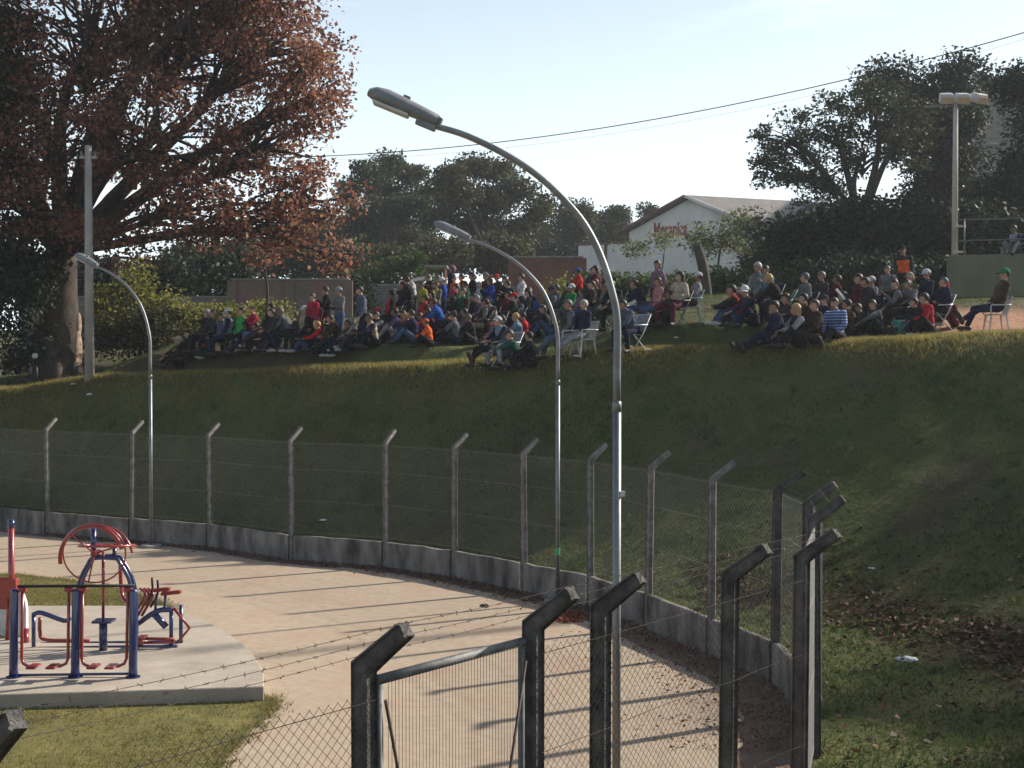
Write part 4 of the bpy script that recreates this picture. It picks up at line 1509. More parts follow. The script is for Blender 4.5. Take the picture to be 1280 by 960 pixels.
# small open shelter with a sloping sheet
d = 63
root = empty('shelter', at(545, 350, d))
tag(root, 'small open shelter with a pale flat roof and ramped sheet behind the crowd', 'shelter')
s = F / d
zb = tz(at(545, 350, d).x, d) - at(545, 350, d).z
MB().box((0, 0.6, (350 - 333) / s), (28 / s, 1.6, 0.1)).build('roof', M_roof, root)
for xx in (-0.4, 0.4):
    for yy in (0, 1.1):
        MB().tube([(xx, yy, zb), (xx, yy, 0.58)], 0.05, 8).build('post', M_brickred, root)
sl = MB()
p0, p1 = at(499, 351, d) - root.location, at(537, 344, d) - root.location
sl.add([(p0.x, 0, p0.z), (p1.x, 0, p1.z), (p1.x, 1.4, p1.z), (p0.x, 1.4, p0.z), (p0.x, 0, p0.z - .16), (p1.x, 0, p1.z - .16), (p1.x, 1.4, p1.z - .16), (p0.x, 1.4, p0.z - .16)],
       [(0, 1, 2, 3), (7, 6, 5, 4), (0, 4, 5, 1), (2, 6, 7, 3), (1, 5, 6, 2), (0, 3, 7, 4)])
sl.build('ramped_sheet', M_plaster, root)
MB().box((p0.x * .5 + p1.x * .5, 0.7, (p0.z + zb) / 2 - 0.1), (1.2, 1.2, p0.z - zb)).build('plinth', M_greyblock, root)

# white workshop
def workshop():
    d0 = 88.0
    c = at(948, 281, d0)                      # eave corner between gable and long side
    gd = Vector((-0.84, 0.54, 0)).normalized()  # along the gable, away from the corner
    rd_ = Vector((0.92, 0.39, 0)).normalized() # along the long side
    W = 9.4
    Lh = 13.0
    # ground line
    base_z = tz(c.x, d0) - 0.4
    root = empty('workshop', (c.x, c.y, base_z))
    tag(root, 'white gabled workshop with red painted lettering under the roof', 'building')
    eave = c.z - base_z
    rise = 2.05
    def P(g, l, z):
        return gd * g + rd_ * l + Vector((0, 0, z))
    walls = MB()
    V_ = [P(0, 0, 0), P(W, 0, 0), P(W, 0, eave), P(W / 2, 0, eave + rise), P(0, 0, eave), P(0, Lh, 0), P(W, Lh, 0), P(W, Lh, eave), P(W / 2, Lh, eave + rise), P(0, Lh, eave)]
    walls.add(V_, [(0, 1, 2, 3, 4), (9, 8, 7, 6, 5), (0, 4, 9, 5), (1, 6, 7, 2)])
    walls.build('wall', M_plaster, root)
    ov = 0.55
    for side, m in ((0, M_roof), (1, M_roof)):
        g0_, g1_ = (-0.45, W / 2) if side == 0 else (W + 0.45, W / 2)
        k = rise / (W / 2)
        z0_ = eave - 0.45 * k
        rf = MB()
        a_, b_, c_, d_ = P(g0_, -ov, z0_ + .06), P(g1_, -ov, eave + rise + .06), P(g1_, Lh + ov, eave + rise + .06), P(g0_, Lh + ov, z0_ + .06)
        dn = Vector((0, 0, 0.09))
        rf.add([a_, b_, c_, d_, a_ + dn, b_ + dn, c_ + dn, d_ + dn], [(3, 2, 1, 0), (4, 5, 6, 7), (0, 1, 5, 4), (2, 3, 7, 6), (1, 2, 6, 5), (0, 4, 7, 3)])
        roof = rf.build('roof', m, root)
        fb = MB()
        e = gd * 0 - rd_ * (ov + 0.05)
        q0, q1 = P(g0_, -ov - .02, z0_ - 0.02), P(g1_, -ov - .02, eave + rise - 0.02)
        fb.add([q0, q1, q1 + Vector((0, 0, .2)), q0 + Vector((0, 0, .2)), q0 - rd_ * .06, q1 - rd_ * .06, q1 - rd_ * .06 + Vector((0, 0, .2)), q0 - rd_ * .06 + Vector((0, 0, .2))],
               [(0, 1, 2, 3), (7, 6, 5, 4), (0, 4, 5, 1), (2, 6, 7, 3), (1, 5, 6, 2), (0, 3, 7, 4)])
        fb.build('barge_board', M_fascia if side == 1 else M_plaster, root)
    # side windows
    M_dk = mat('dark_window', (0.03, 0.03, 0.035), (0.02, 0.02, 0.025), 3, 0.2, spec=0.5)
    for l in (1.6, 5.0, 8.5):
        w = MB()
        q = P(-0.02, l, eave - 2.6)
        w.add([q, q + rd_ * 1.5, q + rd_ * 1.5 + Vector((0, 0, 1.1)), q + Vector((0, 0, 1.1)), q - gd * .05, q + rd_ * 1.5 - gd * .05, q + rd_ * 1.5 - gd * .05 + Vector((0, 0, 1.1)), q - gd * .05 + Vector((0, 0, 1.1))],
              [(0, 1, 2, 3), (7, 6, 5, 4), (0, 4, 5, 1), (2, 6, 7, 3), (1, 5, 6, 2), (0, 3, 7, 4)])
        win = w.build('window', M_dk, root)
        for dz in (-0.07, 1.1):
            MB().box(tuple(q + rd_ * 0.75 - gd * 0.05 + Vector((0, 0, dz + .035))), (1.7, 0.14, 0.07), rz=atan2(rd_.y, rd_.x)).build('sill', M_plaster, win)
    # lettering painted on the gable
    M_sign = mat('red_sign_paint', (0.36, 0.09, 0.10), (0.28, 0.065, 0.075), 4, 0.8)
    M_sign2 = mat('grey_sign_paint', (0.22, 0.20, 0.20), (0.18, 0.17, 0.17), 4, 0.8)
    for txt, g_, size, m in (('Mecanica', W * 0.80, 0.86, M_sign), ('G', W * 0.47, 0.80, M_sign2)):
        cu = bpy.data.curves.new('lettering', 'FONT')
        cu.body = txt
        cu.size = size
        cu.extrude = 0.01
        cu.offset = 0.022
        to = bpy.data.objects.new('lettering', cu)
        col.objects.link(to)
        dg = bpy.context.evaluated_depsgraph_get()
        me = bpy.data.meshes.new_from_object(to.evaluated_get(dg))
        bpy.data.objects.remove(to)
        o = link('lettering', me, None, root)
        me.materials.clear()
        me.materials.append(m)
        R3 = Matrix((-gd, Vector((0, 0, 1)), (-gd).cross(Vector((0, 0, 1))))).transposed()
        o.matrix_local = Matrix.Translation(P(g_, -0.03, eave - 0.40)) @ R3.to_4x4() @ Matrix.Diagonal((0.78, 1.55, 1, 1))
    # low flat annexe
    ax = MB()
    g0_, g1_ = W + 0.05, W + 4.2
    ah = eave - 0.75
    V_ = [P(g0_, 0.2, 0), P(g1_, 0.2, 0), P(g1_, 0.2, ah), P(g0_, 0.2, ah), P(g0_, 6, 0), P(g1_, 6, 0), P(g1_, 6, ah), P(g0_, 6, ah)]
    ax.add(V_, [(0, 1, 2, 3), (7, 6, 5, 4), (0, 4, 5, 1), (2, 6, 7, 3), (1, 5, 6, 2), (0, 3, 7, 4)])
    ax.build('annexe', M_plaster, root)
    cp = MB()
    V_ = [P(g0_ - .0, 0.1, ah + .01), P(g1_ + .1, 0.1, ah + .01), P(g1_ + .1, 0.1, ah + .16), P(g0_, 0.1, ah + .16), P(g0_, 6, ah + .01), P(g1_ + .1, 6, ah + .01), P(g1_ + .1, 6, ah + .16), P(g0_, 6, ah + .16)]
    cp.add(V_, [(0, 1, 2, 3), (7, 6, 5, 4), (0, 4, 5, 1), (2, 6, 7, 3), (1, 5, 6, 2), (0, 3, 7, 4)])
    cp.build('coping', M_fascia, root)
    MB().tube([P(g0_ + 1.9, 0.1, ah), P(g0_ + 1.9, 0.1, ah - 1.7)], 0.09, 8).build('downpipe', M_fascia, root)
    # tank on the eave
    MB().lathe([(0.28, 0), (0.36, 0.2), (0.36, 0.6), (0.25, 0.75)], c=tuple(P(W + 0.7, 0.6, ah + .17)), n=12).build('tank', M_brickred, root, smooth=True)


workshop()

# tall beige block far behind the wood
p = at(1262, 330, 95)
zb_ = tz(p.x, 95) - 0.5
root = empty('apartment_block', (p.x, 95, zb_))
tag(root, 'plain beige tall building behind the dark wood', 'building')
top = at(1262, 100, 95).z
M_beige = mat('beige_render', (0.20, 0.18, 0.165), (0.16, 0.145, 0.135), 0.5, 0.9)
MB().box((1.6, 4, (top - zb_) / 2), (7.6, 8, top - zb_)).build('wall', M_beige, root)
MB().box((1.6, 4, top - zb_ + 0.1), (7.9, 8.3, 0.2)).build('parapet', M_conc, root)
for k in range(4):
    MB().box((1.6, -0.04, top - zb_ - 4.4 - 3 * k), (7.6, 0.12, 0.14)).build('string_course', M_conc, root)

# green retaining wall with deck, rail and floodlight mast
DG = 44.0
c0 = at(1185, 319, DG)
gz = tz(c0.x + 2, DG) - 0.6
PLROT = R(-17)
plat = empty('raised_platform', (c0.x, DG, gz), PLROT)
tag(plat, 'olive-green rendered retaining wall carrying a railed deck', 'platform')
ph = c0.z - gz
MB().box((5, 3, ph / 2), (10, 6, ph)).build('retaining_wall', M_greenwall, plat, bevel=0.02)
M_rail = mat('rail_steel', (0.16, 0.16, 0.16), (0.10, 0.10, 0.10), 8, 0.5, metal=0.4)
for z in (0.48, 1.15):
    MB().tube([(0.15, 0.25, ph + z), (9.9, 0.25, ph + z)], 0.022, 8).build('rail', M_rail, plat, smooth=True)
for k in range(5):
    MB().tube([(0.2 + 2.4 * k + (0.3 if k == 0 else 0), 0.25, ph), (0.2 + 2.4 * k + (0.3 if k == 0 else 0), 0.25, ph + 1.18)], 0.025, 8).build('rail_post', M_rail, plat, smooth=True)
mp_ = at(1193, 319, DG) + Vector((0.08, 0.22, 0))
mast = empty('floodlight_mast', (mp_.x, mp_.y, plat.location.z + ph))
tag(mast, 'concrete floodlight mast with a row of lamps on top of the green wall', 'floodlight')
mh = at(1193, 130, DG).z - mast.location.z
M_mast = mat('mast_concrete', (0.50, 0.45, 0.38), (0.38, 0.34, 0.29), 3, 0.85, streak=True)
MB().tube([(0, 0, 0), (0, 0, mh + 0.1)], [0.105, 0.075], 12).build('shaft', M_mast, mast, smooth=True)
MB().tube([(-0.95, 0, mh - 0.06), (0.85, 0, mh + 0.02)], 0.035, 8).build('crossbar', M_galv, mast, smooth=True)
for z in (0.12, 0.95):
    MB().box((0.12, -0.06, z), (0.4, 0.1, 0.07)).build('bracket', M_mast, mast)
fl = None
for k, (xx, a_) in enumerate(((-0.32, -5), (0.2, 0), (0.73, 12))):
    h = empty('flood_lamp', (xx, -0.05, mh + 0.22), R(a_ * 2))
    h.parent = mast
    MB().box((0, 0, 0), (0.42, 0.36, 0.30), M=Matrix.Rotation(R(18), 3, 'X')).build('lamp_box', M_white, h, bevel=0.03)
    MB().box((0, -0.17, -0.11), (0.38, 0.04, 0.24), M=Matrix.Rotation(R(35), 3, 'X')).build('lamp_glass', mat('amber_glass', (0.55, 0.40, 0.26), (0.45, 0.32, 0.2), 5, 0.3), h, bevel=0.01)
    MB().box((0, 0, -0.2), (0.05, 0.05, 0.22)).build('yoke', M_galv, h)

# ------------------------------------------------------------------ exercise machines
def T(root, name, m, pts, r, smooth_n=0, n=10, closed=False):
    pts = [Vector(p) - root.location for p in pts]
    if smooth_n:
        pts = catmull(pts, smooth_n)
    return MB().tube(pts, r, n, closed=closed).build(name, m, root, smooth=True)


def bend(a, b, c, r=0.1):
    """rounded corner through b"""
    a, b, c = Vector(a), Vector(b), Vector(c)
    u, v = (a - b).normalized(), (c - b).normalized()
    return [b + u * r, b + (u + v) * r * 0.28, b + v * r]


D1 = on_z(95, 846, SLAB_Z).y
walker = empty('air_walker', on_z(95, 846, SLAB_Z))
tag(walker, 'blue double air walker with four red swinging foot bars', 'exercise machine', 'outdoor exercise machines on the platform')
for px_ in (18, 95, 167):
    b_ = on_z(px_, 846, SLAB_Z)
    t_ = at(px_, 737, D1)
    b_.y = D1
    T(walker, 'upright', M_blue, [b_ + Vector((0, -0.03, 0)), b_ + Vector((0, -0.03, 0.12)), t_ + Vector((0, 0, -0.03)), t_ + Vector((0, 0, 0.01))], [0.064, 0.058, 0.052, 0.036], 0, 14)
    MB().lathe([(0.10, 0), (0.10, 0.015)], c=b_ + Vector((0, -0.03, 0.0)) - walker.location, n=16).build('foot_plate', M_blue, walker)
T(walker, 'top_bar', M_black, [at(22, 733, D1), at(168, 732, D1)], 0.02)
T(walker, 'base_bar', M_blue, [at(18, 844, D1), at(167, 842, D1)], 0.018)
for xt, xb, dirn in ((28, 27, 1), (86, 85, -1), (103, 102, 1), (160, 158, -1)):
    t_ = at(xt, 738, D1 + 0.0)
    k_ = at(xb, 832, D1 - 0.02)
    e_ = at(xb + dirn * 15, 833, D1 - 0.1)
    T(walker, 'swing_bar', M_red, [t_, t_.lerp(k_, 0.5), *bend(t_, k_, e_, 0.10), e_], 0.021)
    T(walker, 'pivot_sleeve', M_red, [t_ + Vector((-0.05, 0, 0.01)), t_ + Vector((0.05, 0, 0.01))], 0.034)
    MB().box(e_ + Vector((dirn * 0.02, -0.06, 0.015)) - walker.location, (0.13, 0.26, 0.03)).build('foot_pedal', M_red, walker, bevel=0.01)

D2 = on_z(130, 814, SLAB_Z).y
wheel = empty('shoulder_wheel', on_z(130, 814, SLAB_Z))
tag(wheel, 'blue arched frame carrying red turning wheels', 'exercise machine', 'outdoor exercise machines on the platform')
for dy in (0.0, 0.16):
    pts = [at(97, 814, D2), at(97, 738, D2), at(110, 705, D2), at(117, 698, D2), at(142, 698, D2), at(150, 704, D2), at(165, 738, D2), at(167, 814, D2)]
    T(wheel, 'frame', M_blue, [p_ + Vector((0, dy, 0)) for p_ in pts], 0.03, 3)
T(wheel, 'mast', M_blue, [at(117, 700, D2 + .08), at(117, 660, D2 + .08)], 0.04)
T(wheel, 'mast', M_blue, [at(143, 700, D2 + .08), at(143, 684, D2 + .08)], 0.03)
T(wheel, 'column', M_red, [at(129, 776, D2 + .08), at(129, 690, D2 + .08)], 0.022)
T(wheel, 'pedestal', M_blue, [on_z(129, 813, SLAB_Z), at(129, 776, D2 + .06)], 0.06)
MB().box(at(130, 776, D2) - wheel.location, (0.28, 0.28, 0.03)).build('step_plate', M_blue, wheel)
def ring_pts(c, r, tilt, a0, a1, n, yaw=0.0):
    out = []
    for k in range(n + 1):
        a = a0 + (a1 - a0) * k / n
        v = Vector((r * cos(a), 0, r * sin(a)))
        v = Matrix.Rotation(tilt, 3, 'X') @ v
        v = Matrix.Rotation(yaw, 3, 'Z') @ v
        out.append(Vector(c) + v)
    return out


c1 = at(118, 692, D2 - 0.12)
T(wheel, 'wheel_rim', M_red, ring_pts(c1, 0.44, R(10), 0, 2 * pi, 40, R(8))[:-1], 0.012, closed=True)
for a in (0.3, 0.3 + 2 * pi / 3, 0.3 + 4 * pi / 3):
    q = ring_pts(c1, 0.44, R(10), a, a + 0.01, 1, R(8))[0]
    T(wheel, 'spoke', M_red, [c1, q], 0.012)
T(wheel, 'hub', M_red, [c1 + Vector((0, -0.06, 0)), c1 + Vector((0, 0.2, 0))], 0.04)
c2 = at(115, 700, D2 - 0.02)
T(wheel, 'guide_arc', M_red, ring_pts(c2, 0.50, R(0), R(20), R(188), 26, R(-10)), 0.032)
T(wheel, 'guide_arc', M_red, [p_ + Vector((0.10, 0.22, 0.0)) for p_ in ring_pts(c2, 0.46, R(0), R(10), R(120), 20, R(-10))], 0.018)
c3 = at(134, 682, D2 + 0.0)
T(wheel, 'hand_wheel', M_red, ring_pts(c3, 0.40, R(84), 0, 2 * pi, 36, R(4))[:-1], 0.018, closed=True)
for a in (0.0, pi / 2, pi, 3 * pi / 2):
    T(wheel, 'spoke', M_red, [c3, ring_pts(c3, 0.40, R(84), a, a + .01, 1, R(4))[0]], 0.012)
T(wheel, 'hand_lever', M_red, [at(150, 700, D2 + .2), at(152, 740, D2 + .2), at(158, 752, D2 + .1), at(166, 757, D2)], 0.028, 3)

D3 = on_z(200, 809, SLAB_Z).y
rower = empty('rowing_machine', on_z(150, 809, SLAB_Z))
tag(rower, 'long low blue rowing machine with a red seat and handles', 'exercise machine', 'outdoor exercise machines on the platform')
for dy in (0.0, 0.32):
    T(rower, 'base_rail', M_blue, [at(42, 811, D3) + Vector((0, dy, 0)), at(222, 808, D3) + Vector((0, dy, 0))], 0.03)
for px_ in (42, 214, 220):
    b_, t_ = at(px_, 808, D3), at(px_, 766 if px_ < 100 else 761, D3)
    T(rower, 'upright', M_blue, [b_ + Vector((0, .3 if px_ == 220 else 0, 0)), t_ + Vector((0, .3 if px_ == 220 else 0, 0))], 0.03)
T(rower, 'beam', M_blue, [at(42, 768, D3), at(52, 766, D3), at(80, 776, D3), at(88, 772, D3)], 0.035, 3)
T(rower, 'beam', M_blue, [at(172, 780, D3), at(196, 764, D3), at(216, 762, D3)], 0.04, 3)
T(rower, 'push_bar', M_red, [at(50, 772, D3 - .1), at(50, 790, D3 - .1), at(58, 800, D3 - .1), at(112, 801, D3 - .1)], 0.028, 4)
T(rower, 'strut', M_blue, [at(193, 768, D3), at(208, 784, D3)], 0.05)
T(rower, 'elbow_lever', M_red, [at(217, 760, D3), at(237, 785, D3), at(222, 803, D3)], 0.022)
for dy in (0, 0.18):
    T(rower, 'foot_link', M_red, [at(176, 798 + dy * 30, D3 - .05), at(218, 799 + dy * 20, D3 - .05)], 0.022)
MB().box(at(177, 800, D3 - 0.05) - rower.location, (0.12, 0.3, 0.10)).build('foot_rest', M_red, rower, bevel=0.01)
for px_, py_ in ((190, 722), (197, 725)):
    T(rower, 'handle', M_black, [at(px_, py_, D3 + .1), at(px_, py_ + 18, D3 + .1), at(px_ - 9, py_ + 34, D3 + .1)], 0.017, 3)
for px_ in (181, 186, 191):
    T(rower, 'lever', M_red, [at(px_ - 14, 770, D3 + .05), at(px_, 744, D3 + .1), at(px_ - 6, 736, D3 + .2)], 0.022, 3)
for px_, py_, w_ in ((202, 737, 0.26), (214, 741, 0.30)):
    MB().box(at(px_, py_, D3 + .05) - rower.location, (w_, 0.12, 0.05), M=Matrix.Rotation(R(-6), 3, 'Y')).build('seat_pad', M_red, rower, bevel=0.015)
for px_ in (196, 207):
    T(rower, 'seat_post', M_blue, [at(px_, 742, D3 + .05), at(px_ - 2, 764, D3 + .02)], 0.02)

# column machine cut by the frame edge, with its pale board
D4 = on_z(10, 800, SLAB_Z).y
colm = empty('pull_column', on_z(8, 800, SLAB_Z))
tag(colm, 'red pull-bar column with a blue cap and a pale rounded back board', 'exercise machine', 'outdoor exercise machines on the platform')
T(colm, 'column', M_red, [on_z(10, 800, SLAB_Z), at(14, 735, D4), at(14, 654, D4)], 0.045)
T(colm, 'cap', M_blue, [at(14, 660, D4), at(14, 650, D4)], 0.05)
MB().box(at(8, 735, D4) - colm.location, (0.34, 0.16, 0.30)).box(at(4, 751, D4) - colm.location, (0.18, 0.14, 0.24)).build('joint_box', M_red, colm, bevel=0.01)
M_board = mat('pale_grey_board', (0.62, 0.62, 0.60), (0.48, 0.48, 0.47), 5, 0.6)
prof = []
for k in range(13):
    a = pi * k / 12
    prof.append((0.36 * cos(a), 0.30 + 0.42 * sin(a)))
prof = [(0.36, -0.1)] + prof + [(-0.36, -0.1)]
V_ = [(x_, -0.05, z_) for x_, z_ in prof] + [(x_, 0.05, z_) for x_, z_ in prof]
nn = len(prof)
bd = MB()
bd.add([Vector(v) + Vector((at(5, 800, D4 + .3).x, D4 + .3, SLAB_Z + 0.12)) - colm.location for v in V_], [tuple(range(nn)), tuple(range(2 * nn - 1, nn - 1, -1))] + [(k, nn + k, nn + (k + 1) % nn, (k + 1) % nn) for k in range(nn)])
bd.build('back_board', M_board, colm)
T(colm, 'board_leg', M_blue, [at(0, 808, D4 + .35), at(0, 780, D4 + .35)], 0.03)
T(colm, 'foot_guard', M_red, [at(32, 812, D4 - .2), at(32, 786, D4 - .1)], 0.05)

# ------------------------------------------------------------------ motorcycles
def motorbike(px_, py_, rz, label):
    p_ = ground_hit(px_, py_)
    root = empty('motorcycle', p_, rz)
    tag(root, label, 'motorcycle', 'motorcycles parked under the big tree')
    for x_ in (-0.62, 0.62):
        Mx = Matrix.Rotation(R(90), 3, 'X')
        w_ = MB()
        w_.tube([Vector((x_ + 0.26 * cos(2 * pi * k / 20), 0, 0.30 + 0.26 * sin(2 * pi * k / 20))) for k in range(20)], 0.05, 8, closed=True)
        wo = w_.build('wheel', M_black, root, smooth=True)
        MB().lathe([(0.20, -0.02), (0.20, 0.02)], c=(x_, 0, 0.30), n=16, M=Mx).build('rim', M_lampgrey, wo)
    mb = MB()
    mb.tube([(-0.55, 0, 0.35), (-0.1, 0, 0.42), (0.35, 0, 0.75)], 0.04, 8).tube([(0.62, 0.07, 0.3), (0.40, 0.05, 0.95)], 0.025, 6).tube([(0.62, -0.07, 0.3), (0.40, -0.05, 0.95)], 0.025, 6)
    mb.build('frame', M_black, root, smooth=True)
    MB().ellipsoid((0.0, 0, 0.42), (0.22, 0.14, 0.17)).build('engine', M_lampgrey, root, smooth=True)
    MB().ellipsoid((0.14, 0, 0.78), (0.25, 0.14, 0.12)).build('tank', mat('navy_tank', (0.02, 0.025, 0.05), (0.015, 0.02, 0.04), 5, 0.3), root, smooth=True)
    MB().ellipsoid((-0.35, 0, 0.78), (0.36, 0.13, 0.07)).build('seat', M_black, root, smooth=True)
    MB().tube([(0.34, -0.34, 1.0), (0.40, -0.2, 1.03), (0.42, 0, 0.97), (0.40, 0.2, 1.03), (0.34, 0.34, 1.0)], 0.018, 6).build('handlebar', M_black, root, smooth=True)
    MB().ellipsoid((0.52, 0, 0.88), (0.08, 0.10, 0.10)).build('headlight', M_glass, root, smooth=True)
    for s_ in (-1, 1):
        MB().ellipsoid((0.36, s_ * 0.30, 1.14), (0.02, 0.06, 0.045)).build('mirror', M_lampgrey, root, smooth=True)
    MB().tube([(-0.05, -0.15, 0.3), (-0.65, -0.17, 0.36)], 0.04, 8).build('exhaust', M_galv, root, smooth=True)


motorbike(42, 479, R(-65), 'dark motorcycle parked against the big autumn trunk')
motorbike(-4, 474, R(-75), 'dark motorcycle in the shade of the evergreen, further from the trunk')

# ------------------------------------------------------------------ people
def rcone(mb, p0, r0, p1, r1, n=10):
    """round cone: capsule with two radii"""
    p0, p1 = Vector(p0), Vector(p1)
    t = p1 - p0
    L_ = t.length
    t = t / L_ if L_ > 1e-6 else Vector((0, 0, 1))
    pts, rad = [], []
    for k in range(4):
        a = pi / 2 * (k + 0.35) / 4.35
        pts.append(p0 - t * r0 * cos(a))
        rad.append(r0 * sin(a))
    pts += [p0, p1]
    rad += [r0, r1]
    for k in range(3, -1, -1):
        a = pi / 2 * (k + 0.35) / 4.35
        pts.append(p1 + t * r1 * cos(a))
        rad.append(r1 * sin(a))
    mb.tube(pts, rad, n)


def vdir(az, el):
    return Vector((cos(R(el)) * cos(R(az)), cos(R(el)) * sin(R(az)), sin(R(el))))


# pose: pelvis height, torso lean forward (deg), thighs [(az,el)] L/R, shins, upper arms, forearms, head yaw, head pitch
POSES = {
    'stand': dict(h=0.93, lean=3, th=[(8, -87), (-8, -86)], sh=[(180, -87), (180, -88)], ua=[(60, -80), (-60, -80)], fa=[(10, -62), (-10, -70)], hy=8, hp=-4),
    'stand_folded': dict(h=0.93, lean=2, th=[(12, -86), (-10, -88)], sh=[(170, -88), (180, -86)], ua=[(35, -72), (-35, -72)], fa=[(-55, 8), (55, 4)], hy=-12, hp=-6),
    'chair': dict(h=0.53, lean=-8, th=[(10, -2), (-10, -3)], sh=[(0, -86), (0, -80)], ua=[(40, -70), (-40, -70)], fa=[(-30, -36), (28, -40)], hy=5, hp=-4),
    'chair_lean': dict(h=0.52, lean=28, th=[(16, -2), (-16, -2)], sh=[(180, -85), (0, -84)], ua=[(10, -52), (-10, -52)], fa=[(-30, -20), (30, -15)], hy=-6, hp=4),
    'chair_out': dict(h=0.52, lean=-14, th=[(8, -8), (-8, -6)], sh=[(0, -34), (0, -70)], ua=[(40, -70), (-40, -72)], fa=[(-35, -34), (35, -30)], hy=4, hp=0),
    'knees': dict(h=0.12, lean=14, th=[(12, 52), (-12, 48)], sh=[(0, -58), (0, -56)], ua=[(20, -30), (-20, -30)], fa=[(-25, -8), (25, -8)], hy=6, hp=0),
    'knees_wide': dict(h=0.12, lean=6, th=[(30, 40), (-22, 46)], sh=[(-8, -50), (8, -55)], ua=[(25, -40), (-25, -42)], fa=[(-30, -12), (20, -30)], hy=-18, hp=-2),
    'legs_out': dict(h=0.12, lean=-2, th=[(8, 22), (-8, 8)], sh=[(0, -34), (0, -16)], ua=[(35, -62), (-35, -62)], fa=[(-30, -30), (30, -34)], hy=10, hp=-2),
    'chair_turn': dict(h=0.53, lean=4, th=[(22, -4), (-6, -2)], sh=[(0, -88), (170, -80)], ua=[(20, -58), (-50, -66)], fa=[(-20, 48), (30, -30)], hy=38, hp=-4),
    'chair_back': dict(h=0.53, lean=-16, th=[(26, 0), (-22, -4)], sh=[(10, -84), (-10, -88)], ua=[(70, -62), (-50, -60)], fa=[(-60, -30), (60, -10)], hy=-30, hp=4),
    'knees_turn': dict(h=0.12, lean=20, th=[(16, 46), (-30, 38)], sh=[(-4, -62), (14, -48)], ua=[(10, -20), (-30, -50)], fa=[(-50, -30), (30, -12)], hy=34, hp=-6),
    'stand_hip': dict(h=0.92, lean=-2, th=[(40, -82), (-20, -88)], sh=[(180, -84), (180, -89)], ua=[(120, -66), (-110, -70)], fa=[(-20, -58), (20, -62)], hy=24, hp=-2),
    'stand_turn': dict(h=0.93, lean=6, th=[(8, -84), (-14, -86)], sh=[(180, -84), (180, -86)], ua=[(30, -64), (-70, -80)], fa=[(-20, 40), (-10, -72)], hy=-30, hp=-8),
    'lean_back': dict(h=0.12, lean=-24, th=[(10, 30), (-8, 10)], sh=[(0, -42), (0, -18)], ua=[(160, -66), (-160, -66)], fa=[(170, -80), (-170, -80)], hy=6, hp=8),
}


